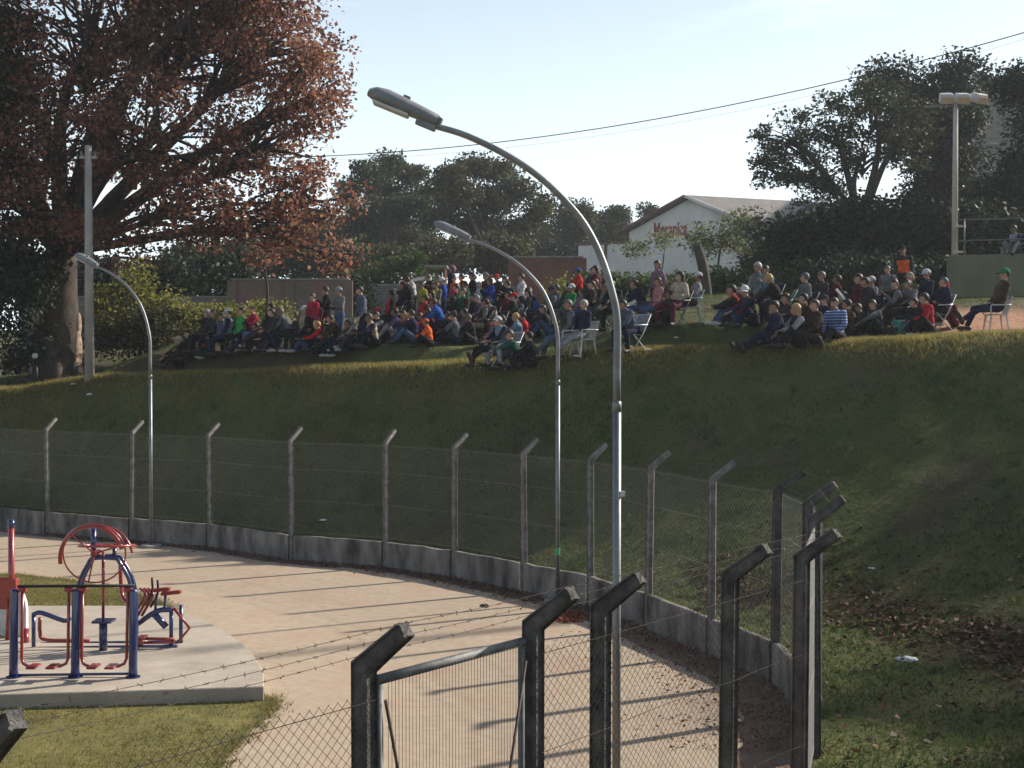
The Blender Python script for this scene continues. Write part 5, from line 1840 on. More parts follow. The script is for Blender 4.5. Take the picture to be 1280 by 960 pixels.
def build_pose(name, p):
    S = {}
    pel = Vector((0, 0, p['h']))
    la = R(p['lean'])
    up = Vector((sin(la), 0, cos(la)))
    fw = Vector((cos(la), 0, -sin(la)))
    side = Vector((0, 1, 0))
    Mt = Matrix((fw, side, up)).transposed()
    waist = pel + up * 0.20
    chest = pel + up * 0.38
    neck = pel + up * 0.53
    hd = (up + Vector((0, 0, 0.9))).normalized()
    head = neck + hd * 0.165 + fw * 0.025
    bones = []                                # (a, b, ra, rb, kind)
    mb = MB()
    mb.ellipsoid(pel + up * 0.02, (0.125, 0.172, 0.13), Mt, 14, 10)
    mb.ellipsoid(waist, (0.112, 0.150, 0.15), Mt, 14, 10)
    mb.ellipsoid(chest, (0.128, 0.178, 0.17), Mt, 14, 10)
    mb.ellipsoid(pel + up * 0.475, (0.082, 0.165, 0.07), Mt, 14, 8)
    bones += [(pel - up * 0.02, pel + up * 0.05, 0.15, 0.15, 'legs'), (pel + up * 0.12, pel + up * 0.48, 0.15, 0.15, 'top')]
    rcone(mb, neck - up * 0.03, 0.058, neck + hd * 0.08, 0.050)
    bones.append((neck + up * 0.01, neck + hd * 0.10, 0.05, 0.05, 'skin'))
    # head with jaw, nose, ears
    hy, hp = R(p['hy']), R(p['hp'])
    Mh = Matrix.Rotation(hy, 3, 'Z') @ Matrix.Rotation(-hp, 3, 'Y')
    mb.ellipsoid(head + Mh @ Vector((-0.005, 0, 0.02)), (0.098, 0.078, 0.105), Mh, 14, 10)
    mb.ellipsoid(head + Mh @ Vector((0.022, 0, -0.055)), (0.070, 0.058, 0.068), Mh, 12, 8)
    rcone(mb, head + Mh @ Vector((0.085, 0, 0.012)), 0.014, head + Mh @ Vector((0.105, 0, -0.022)), 0.020, 8)
    rcone(mb, head + Mh @ Vector((0.078, 0.02, -0.062)), 0.012, head + Mh @ Vector((0.078, -0.02, -0.062)), 0.012, 8)
    for s in (1, -1):
        mb.ellipsoid(head + Mh @ Vector((-0.01, s * 0.079, 0.0)), (0.022, 0.014, 0.033), Mh, 8, 6)
    bones.append((head + Mh @ Vector((0, 0, -0.06)), head + Mh @ Vector((0, 0, 0.05)), 0.09, 0.09, 'skin'))
    feet, hands = [], []
    for i, s in enumerate((1, -1)):
        hip = pel + side * s * 0.092 - up * 0.015
        knee = hip + vdir(*p['th'][i]) * 0.43
        ankle = knee + vdir(*p['sh'][i]) * 0.41
        rcone(mb, hip, 0.088, knee, 0.058)
        calf = knee.lerp(ankle, 0.3)
        rcone(mb, knee, 0.056, calf, 0.055)
        rcone(mb, calf, 0.055, ankle, 0.038)
        bones += [(hip, knee, 0.09, 0.06, 'legs'), (knee, knee.lerp(ankle, 0.9), 0.06, 0.045, 'legs')]
        shd = vdir(*p['sh'][i])
        az = R(p['th'][i][0]) if abs(p['th'][i][1]) < 80 else R(s * 8)
        fdir = Vector((cos(az), sin(az), 0))
        if abs(shd.z) < 0.7:                  # stretched leg: toes point up
            fdir = (fdir * 0.45 + Vector((0, 0, 0.9))).normalized()
        heel = ankle - fdir * 0.05 + (Vector((0, 0, -0.035)) if abs(shd.z) >= 0.7 else shd * 0.04)
        toe = heel + fdir * 0.225
        rcone(mb, heel, 0.040, toe - fdir * 0.05, 0.038)
        rcone(mb, toe - fdir * 0.06, 0.042, toe, 0.030)
        bones.append((heel, toe, 0.04, 0.04, 'shoe_l' if s > 0 else 'shoe_r'))
        sho = pel + up * 0.475 + side * s * 0.178
        el = sho + vdir(p['ua'][i][0], p['ua'][i][1]) * 0.275
        wr = el + vdir(p['fa'][i][0], p['fa'][i][1]) * 0.235
        rcone(mb, sho, 0.062, el, 0.043)
        rcone(mb, el, 0.043, wr, 0.030)
        ak = 'arm_l' if s > 0 else 'arm_r'
        bones += [(sho.lerp(el, 0.12), el, 0.06, 0.045, ak), (el, el.lerp(wr, 0.92), 0.045, 0.03, ak)]
        hdv = (wr - el).normalized()
        hz = hdv.cross(Vector((0, 0, 1)))
        hz = hz.normalized() if hz.length > 0.1 else Vector((0, 1, 0))
        pn = hdv.cross(hz)
        Mp = Matrix((hdv, hz, pn)).transposed()
        mb.ellipsoid(wr + hdv * 0.055, (0.060, 0.042, 0.018), Mp, 10, 6)
        bones.append((wr + hdv * 0.02, wr + hdv * 0.16, 0.03, 0.03, 'skin'))
        for k, (off, ln) in enumerate(((-0.032, 0.060), (-0.011, 0.074), (0.011, 0.078), (0.032, 0.068))):
            a0 = wr + hdv * 0.095 + hz * off
            a1 = a0 + hdv * ln * 0.55
            a2 = a1 + (hdv * 0.6 - pn * 0.6 * (1 if pn.z > 0 else -1)).normalized() * ln * 0.5
            hands += [(a0, a1, a2, 0.0095)]
        th0 = wr + hdv * 0.03 + hz * 0.036
        hands.append((th0, th0 + (hdv + hz * 0.8).normalized() * 0.035, th0 + (hdv * 1.2 + hz * 0.5).normalized() * 0.065, 0.011))
        feet.append(toe)
    me = mb.mesh('tmp')
    ob = bpy.data.objects.new('tmp', me)
    col.objects.link(ob)
    rm = ob.modifiers.new('r', 'REMESH')
    rm.mode = 'VOXEL'
    rm.voxel_size = 0.0155
    sm = ob.modifiers.new('s', 'SMOOTH')
    sm.factor = 0.5
    sm.iterations = 2
    dg = bpy.context.evaluated_depsgraph_get()
    body = bpy.data.meshes.new_from_object(ob.evaluated_get(dg))
    bpy.data.objects.remove(ob)
    n = len(body.vertices)
    co = np.zeros(n * 3, np.float32)
    body.vertices.foreach_get('co', co)
    co = co.reshape(-1, 3)
    no = np.zeros(n * 3, np.float32)
    body.vertices.foreach_get('normal', no)
    no = no.reshape(-1, 3)
    faces = np.zeros(len(body.loops), np.int32)
    body.loops.foreach_get('vertex_index', faces)
    faces = faces.reshape(-1, 4)
    best = np.full(n, 1e9)
    kind = np.zeros(n, int)
    KN = ['skin', 'top', 'legs', 'shoe_l', 'shoe_r', 'arm_l', 'arm_r']
    for a, b, ra, rb, kd in bones:
        a_, b_ = np.array(a), np.array(b)
        d_ = b_ - a_
        t = np.clip(((co - a_) @ d_) / (d_ @ d_), 0, 1)
        dist = np.linalg.norm(co - (a_ + t[:, None] * d_), axis=1) / (ra + t * (rb - ra))
        k = dist < best
        best[k] = dist[k]
        kind[k] = KN.index(kd)
    out = {}
    # the body itself, with fingers grown from the palms
    fb = MB()
    for a0, a1, a2, r_ in hands:
        fb.tube([a0 - (a1 - a0) * 0.3, a1, a2], [r_, r_, r_ * 0.8], 5)
    bV = np.vstack([co, np.array(fb.v, np.float32)])
    bm_ = bpy.data.meshes.new('person_body')
    bm_.from_pydata(bV.tolist(), [], faces.tolist() + [tuple(i + n for i in f) for f in fb.f])
    bm_.update()
    for q in bm_.polygons:
        q.use_smooth = True
    out['body'] = bm_
    rngp = np.random.default_rng(len(name))
    for kd, off, nm in (('top', 0.020, 'jacket'), ('legs', 0.016, 'trousers'), ('shoe_l', 0.010, 'shoe'), ('shoe_r', 0.010, 'shoe'), ('arm_l', 0.018, 'sleeve'), ('arm_r', 0.018, 'sleeve')):
        ki = KN.index(kd)
        fm = (kind[faces] == ki).any(1) if nm == 'sleeve' else (kind[faces] == ki).all(1)
        f_ = faces[fm]
        used, inv = np.unique(f_, return_inverse=True)
        wr_ = 0.006 * np.sin(co[used, 2] * 70 + co[used, 0] * 45 + 3 * np.sin(co[used, 1] * 50)) if nm != 'shoe' else 0
        V_ = co[used] + no[used] * (off + np.atleast_1d(wr_)[:, None] if nm != 'shoe' else off)
        m_ = mesh_np(nm, V_, inv.reshape(-1, 4), smooth=True)
        out[kd] = m_
    out['head'] = (head, Mh)
    out['feet'] = feet
    return out


POSE = {k: build_pose(k, v) for k, v in POSES.items()}


def head_meshes():
    H = {}
    # short hair: cap over skull open to the face
    def shell(rx, ry, rz, cz, front, low, nm, bulge=0.0):
        V_, F_ = [], []
        n, m = 20, 9
        for i in range(m + 1):
            th = (pi * low) * i / m
            for k in range(n):
                g = 2 * pi * k / n
                x_, y_, z_ = sin(th) * cos(g), sin(th) * sin(g), cos(th)
                lim = 1.0
                if x_ > 0.25 and z_ < front:   # pull the hairline back above the face
                    z_ = front + (z_ - front) * 0.15
                    x_ = x_ * 0.93
                wob = 1 + 0.035 * sin(9 * g + 5 * th) + 0.03 * sin(4 * g - 9 * th)
                V_.append((x_ * rx * wob - 0.012, y_ * ry * wob, z_ * rz + cz))
        for i in range(m):
            for k in range(n):
                F_.append((i * n + k, (i + 1) * n + k, (i + 1) * n + (k + 1) % n, i * n + (k + 1) % n))
        mb = MB()
        mb.add(V_, F_)
        return mb.mesh(nm, True)
    H['short'] = shell(0.110, 0.091, 0.112, 0.024, 0.38, 0.68, 'hair')
    mb = MB()
    b = shell(0.114, 0.096, 0.116, 0.024, 0.38, 0.70, 'hair_tmp')
    mb.add([tuple(v.co) for v in b.vertices], [tuple(p.vertices) for p in b.polygons])
    mb.ellipsoid((-0.065, 0, -0.09), (0.060, 0.088, 0.17))
    H['long'] = mb.mesh('hair', True)
    # peaked cap
    mb = MB()
    V_, F_ = [], []
    n, m = 20, 6
    for i in range(m + 1):
        th = 0.5 * pi * i / m
        for k in range(n):
            g = 2 * pi * k / n
            V_.append((0.116 * sin(th) * cos(g) - 0.008, 0.096 * sin(th) * sin(g), 0.105 * cos(th) + 0.045))
    for i in range(m):
        for k in range(n):
            F_.append((i * n + k, (i + 1) * n + k, (i + 1) * n + (k + 1) % n, i * n + (k + 1) % n))
    mb.add(V_, F_)
    H['cap'] = mb.mesh('cap', True)
    mb = MB()
    V_, F_ = [], []
    for i in range(4):
        for k in range(9):
            g = -pi / 2.4 + 2 * pi / 2.4 * k / 8
            rr_ = 0.095 + 0.095 * i / 3 * cos(g * 1.1)
            V_.append((rr_ * cos(g) + 0.002, 0.9 * rr_ * sin(g) if i else 0.092 * sin(g), 0.050 - 0.010 * i * 0.7 - 0.02 * (sin(g) ** 2)))
    for i in range(3):
        for k in range(8):
            F_.append((i * 9 + k, (i + 1) * 9 + k, (i + 1) * 9 + k + 1, i * 9 + k + 1))
    V2 = [(x_, y_, z_ - 0.006) for x_, y_, z_ in V_]
    mb.add(V_, F_)
    mb.add(V2, [f[::-1] for f in F_])
    H['brim'] = mb.mesh('brim', True)
    # knitted hat / hood
    H['beanie'] = shell(0.118, 0.100, 0.125, 0.030, 0.30, 0.58, 'knitted_hat')
    H['hood'] = shell(0.135, 0.118, 0.135, 0.005, 0.25, 0.80, 'hood')
    mb = MB()
    for s in (1, -1):
        mb.ellipsoid((0.088, s * 0.032, 0.018), (0.010, 0.016, 0.009), n=8, rings=6)
        mb.box((0.093, s * 0.034, 0.042), (0.012, 0.036, 0.008))
    mb.box((0.090, 0, -0.060), (0.010, 0.044, 0.007))
    H['face'] = mb.mesh('face_details', False)
    return H


HEADM = head_meshes()
COL = {
    'black': (0.018, 0.018, 0.02), 'charcoal': (0.045, 0.045, 0.05), 'grey': (0.16, 0.16, 0.165), 'light grey': (0.30, 0.30, 0.305), 'white': (0.62, 0.62, 0.61), 'cream': (0.46, 0.39, 0.30),
    'beige': (0.40, 0.32, 0.22), 'brown': (0.11, 0.07, 0.045), 'dark brown': (0.055, 0.035, 0.025), 'navy': (0.018, 0.022, 0.055), 'blue': (0.025, 0.06, 0.33), 'bright blue': (0.025, 0.10, 0.40), 'pale blue': (0.19, 0.28, 0.36),
    'jeans blue': (0.07, 0.11, 0.21), 'teal': (0.09, 0.24, 0.27), 'green': (0.03, 0.24, 0.07), 'dark green': (0.02, 0.09, 0.065), 'bright green': (0.05, 0.42, 0.10), 'olive': (0.13, 0.125, 0.07), 'red': (0.52, 0.022, 0.03),
    'crimson': (0.38, 0.02, 0.06), 'maroon': (0.11, 0.022, 0.032), 'orange': (0.82, 0.15, 0.03), 'yellow': (0.46, 0.41, 0.045), 'pink': (0.52, 0.22, 0.24), 'mauve': (0.25, 0.15, 0.20), 'purple': (0.10, 0.06, 0.15), 'slate': (0.10, 0.12, 0.17),
    'striped blue': (0.05, 0.10, 0.26),
}
HAIRC = {'dark': (0.018, 0.013, 0.010), 'brown': (0.055, 0.03, 0.016), 'grey': (0.11, 0.105, 0.10), 'white': (0.34, 0.325, 0.31), 'blond': (0.40, 0.25, 0.09)}
SKINS = [mat('skin_tone_a', (0.46, 0.27, 0.19), (0.42, 0.24, 0.165), 8, 0.55), mat('skin_tone_b', (0.34, 0.19, 0.125), (0.30, 0.165, 0.11), 8, 0.55), mat('skin_tone_c', (0.22, 0.12, 0.08), (0.19, 0.10, 0.065), 8, 0.55)]
M_eye = mat('eyes_and_brows', (0.02, 0.015, 0.012), (0.015, 0.012, 0.01), 8, 0.5)


def cloth(c):
    k = 'cloth_' + c.replace(' ', '_')
    if k in MATS:
        return MATS[k]
    if c == 'striped blue':
        m = mat(k, COL[c], None, 6, 0.9)
        N, L = m.node_tree.nodes, m.node_tree.links
        g = N.new('ShaderNodeNewGeometry')
        w = N.new('ShaderNodeTexWave')
        w.bands_direction = 'Z'
        w.inputs['Scale'].default_value = 4.5
        w.inputs['Distortion'].default_value = 1.0
        L.new(g.outputs['Position'], w.inputs['Vector'])
        rp = N.new('ShaderNodeValToRGB')
        rp.color_ramp.interpolation = 'CONSTANT'
        rp.color_ramp.elements[0].color = (0.03, 0.06, 0.20, 1)
        rp.color_ramp.elements[1].position = 0.62
        rp.color_ramp.elements[1].color = (0.30, 0.38, 0.52, 1)
        L.new(w.outputs['Color'], rp.inputs['Fac'])
        L.new(rp.outputs['Color'], N['Principled BSDF'].inputs['Base Color'])
        return m
    return mat(k, tuple(x * 0.9 for x in COL[c]), tuple(x * 0.45 for x in COL[c]), 7, 0.92, 0.8, 26, spec=0.12)


def slot(o, m):
    if not o.data.materials:
        o.data.materials.append(m)
    o.material_slots[0].link = 'OBJECT'
    o.material_slots[0].material = m


M_shoe_w = mat('pale_shoe', (0.42, 0.41, 0.40), (0.28, 0.27, 0.265), 12, 0.7)
M_shoe_d = mat('dark_shoe', (0.03, 0.027, 0.025), (0.02, 0.018, 0.017), 12, 0.6)
rp_ = random.Random(77)
SLEEVE = {'person in light grey sleeves and white cap sitting beside the rolled flag': 'light grey', 'person in blue striped shirt sitting with legs stretched down the bank': 'striped blue'}


def person(px_, py_, pose, face, top, legs, head, label, scale=1.0, shoes=None, pos=None, skin=None, group='spectators on the bank'):
    p_ = pos if pos is not None else ground_hit(px_, py_)
    P_ = POSE[pose]
    o = link('person', P_['body'])
    slot(o, SKINS[skin if skin is not None else rp_.choice((0, 0, 1, 1, 2))])
    o.location = p_
    o.rotation_euler = (R(rp_.uniform(-4, 4)), R(rp_.uniform(-5, 6)), R(face))
    s_ = scale * rp_.uniform(0.95, 1.05)
    o.scale = (s_, s_ * rp_.uniform(0.97, 1.08), s_)
    tag(o, label, 'person', group)
    c = link('jacket', P_['top'], None, o)
    slot(c, cloth(top))
    sl_ = SLEEVE.get(label) or (top if rp_.random() < 0.72 else rp_.choice([q for q in ('black', 'charcoal', 'navy', 'light grey', 'grey', 'dark brown') if q != top]))
    for k_ in ('arm_l', 'arm_r'):
        slot(link('sleeve', P_[k_], None, o), cloth(sl_))
    c = link('trousers', P_['legs'], None, o)
    slot(c, cloth(legs))
    sm_ = M_shoe_w if (shoes == 'w' or (shoes is None and rp_.random() < 0.08)) else M_shoe_d
    for k_ in ('shoe_l', 'shoe_r'):
        slot(link('shoe', P_[k_], None, o), sm_)
    hl, Mh = P_['head']
    Mx = Matrix.Translation(hl) @ Mh.to_4x4()
    f_ = link('face', HEADM['face'], None, o)
    slot(f_, M_eye)
    f_['kind'] = 'stuff'
    f_.matrix_local = Mx
    kind, hc = head
    if kind == 'cap':
        c = link('cap', HEADM['cap'], None, o)
        slot(c, cloth(hc))
        c.matrix_local = Mx
        b_ = link('brim', HEADM['brim'], None, c)
        slot(b_, cloth(hc))
        hh = link('hair', HEADM['short'], None, o)
        slot(hh, mat('hair_dark', HAIRC['dark'], None, 30, 0.6))
        hh.matrix_local = Mx @ Matrix.Scale(0.97, 4)
    elif kind in ('beanie', 'hood'):
        c = link('knitted_hat' if kind == 'beanie' else 'hood', HEADM[kind], None, o)
        slot(c, cloth(hc))
        c.matrix_local = Mx
    elif kind in ('short', 'long'):
        c = link('hair', HEADM[kind], None, o)
        slot(c, mat('hair_' + hc, HAIRC[hc], None, 30, 0.6))
        c.matrix_local = Mx
    return o


# chairs -----------------------------------------------------------
def plastic_chair(frame, name='garden_chair'):
    """white moulded chair, seat 0.43, facing +X"""
    root = empty(name)
    MB().box((0.0, 0, 0.42), (0.46, 0.46, 0.03)).build('seat', frame, root, bevel=0.01)
    bk = empty('backrest', (-0.22, 0, 0.43))
    bk.parent = root
    bk.rotation_euler = (0, R(-14), 0)
    MB().box((0, 0, 0.44), (0.035, 0.44, 0.07)).build('top_rail', frame, bk, bevel=0.01)
    for y_ in (-0.18, -0.09, 0, 0.09, 0.18):
        MB().box((0, y_, 0.21), (0.022, 0.05, 0.40)).build('slat', frame, bk)
    for sx in (-1, 1):
        for sy in (-1, 1):
            MB().tube([(sx * 0.19, sy * 0.20, 0.41), (sx * 0.25, sy * 0.24, -0.04)], [0.026, 0.018], 6).build('leg', frame, root)
    for sy in (-1, 1):
        MB().tube(catmull([(0.22, sy * 0.25, 0.42), (0.22, sy * 0.26, 0.63), (0.10, sy * 0.26, 0.66), (-0.29, sy * 0.25, 0.66)], 4), 0.02, 6).build('armrest', frame, root, smooth=True)
    return root


def folding_chair(frame, fabric, name='folding_chair'):
    root = empty(name)
    for sy in (-1, 1):
        MB().tube([(0.26, sy * 0.25, -0.04), (-0.10, sy * 0.25, 0.44), (-0.36, sy * 0.25, 0.92)], 0.013, 6).build('side_tube', frame, root, smooth=True)
        MB().tube([(-0.28, sy * 0.23, -0.04), (0.24, sy * 0.23, 0.44)], 0.013, 6).build('leg', frame, root, smooth=True)
        MB().tube([(0.22, sy * 0.26, 0.64), (-0.24, sy * 0.26, 0.66)], 0.018, 6).build('armrest', frame, root, smooth=True)
    for x_, z_ in ((-0.36, 0.92), (0.24, 0.44), (-0.28, -0.02)):
        MB().tube([(x_, -0.25, z_), (x_, 0.25, z_)], 0.012, 6).build('cross_tube', frame, root, smooth=True)
    MB().add([(0.23, -0.24, 0.43), (0.23, 0.24, 0.43), (-0.10, 0.24, 0.40), (-0.10, -0.24, 0.40), (0.23, -0.24, 0.42), (0.23, 0.24, 0.42), (-0.10, 0.24, 0.39), (-0.10, -0.24, 0.39)], [(0, 1, 2, 3), (7, 6, 5, 4), (0, 4, 5, 1), (2, 6, 7, 3), (1, 5, 6, 2), (0, 3, 7, 4)]).build('seat', fabric, root)
    MB().add([(-0.15, -0.24, 0.50), (-0.15, 0.24, 0.50), (-0.35, 0.24, 0.90), (-0.35, -0.24, 0.90), (-0.165, -0.24, 0.49), (-0.165, 0.24, 0.49), (-0.365, 0.24, 0.89), (-0.365, -0.24, 0.89)], [(0, 1, 2, 3), (7, 6, 5, 4), (0, 4, 5, 1), (2, 6, 7, 3), (1, 5, 6, 2), (0, 3, 7, 4)]).build('backrest', fabric, root)
    return root


CH = {
    'w': plastic_chair(M_white), 'b': plastic_chair(mat('pale_blue_plastic', (0.42, 0.55, 0.60), (0.35, 0.47, 0.52), 8, 0.5)),
    'd': folding_chair(mat('dark_tube', (0.06, 0.06, 0.06), (0.04, 0.04, 0.04), 8, 0.5), cloth('navy')),
    'f': folding_chair(mat('pale_tube', (0.55, 0.55, 0.54), (0.45, 0.45, 0.44), 8, 0.4), cloth('light grey')),
    'g': folding_chair(mat('grey_tube', (0.3, 0.3, 0.3), (0.22, 0.22, 0.22), 8, 0.4), cloth('bright green')),
}
ch_used = {k: False for k in CH}


def chair(kind, loc, face, label, group):
    o = CH[kind] if not ch_used[kind] else copy_tree(CH[kind])
    ch_used[kind] = True
    o.location = loc
    o.rotation_euler = (0, 0, R(face))
    tag(o, label, 'chair', group)
    return o


S_, SF, C_, CL, CO = 'stand', 'stand_folded', 'chair', 'chair_lean', 'chair_out'
K_, KW, LO, LB = 'knees', 'knees_wide', 'legs_out', 'lean_back'
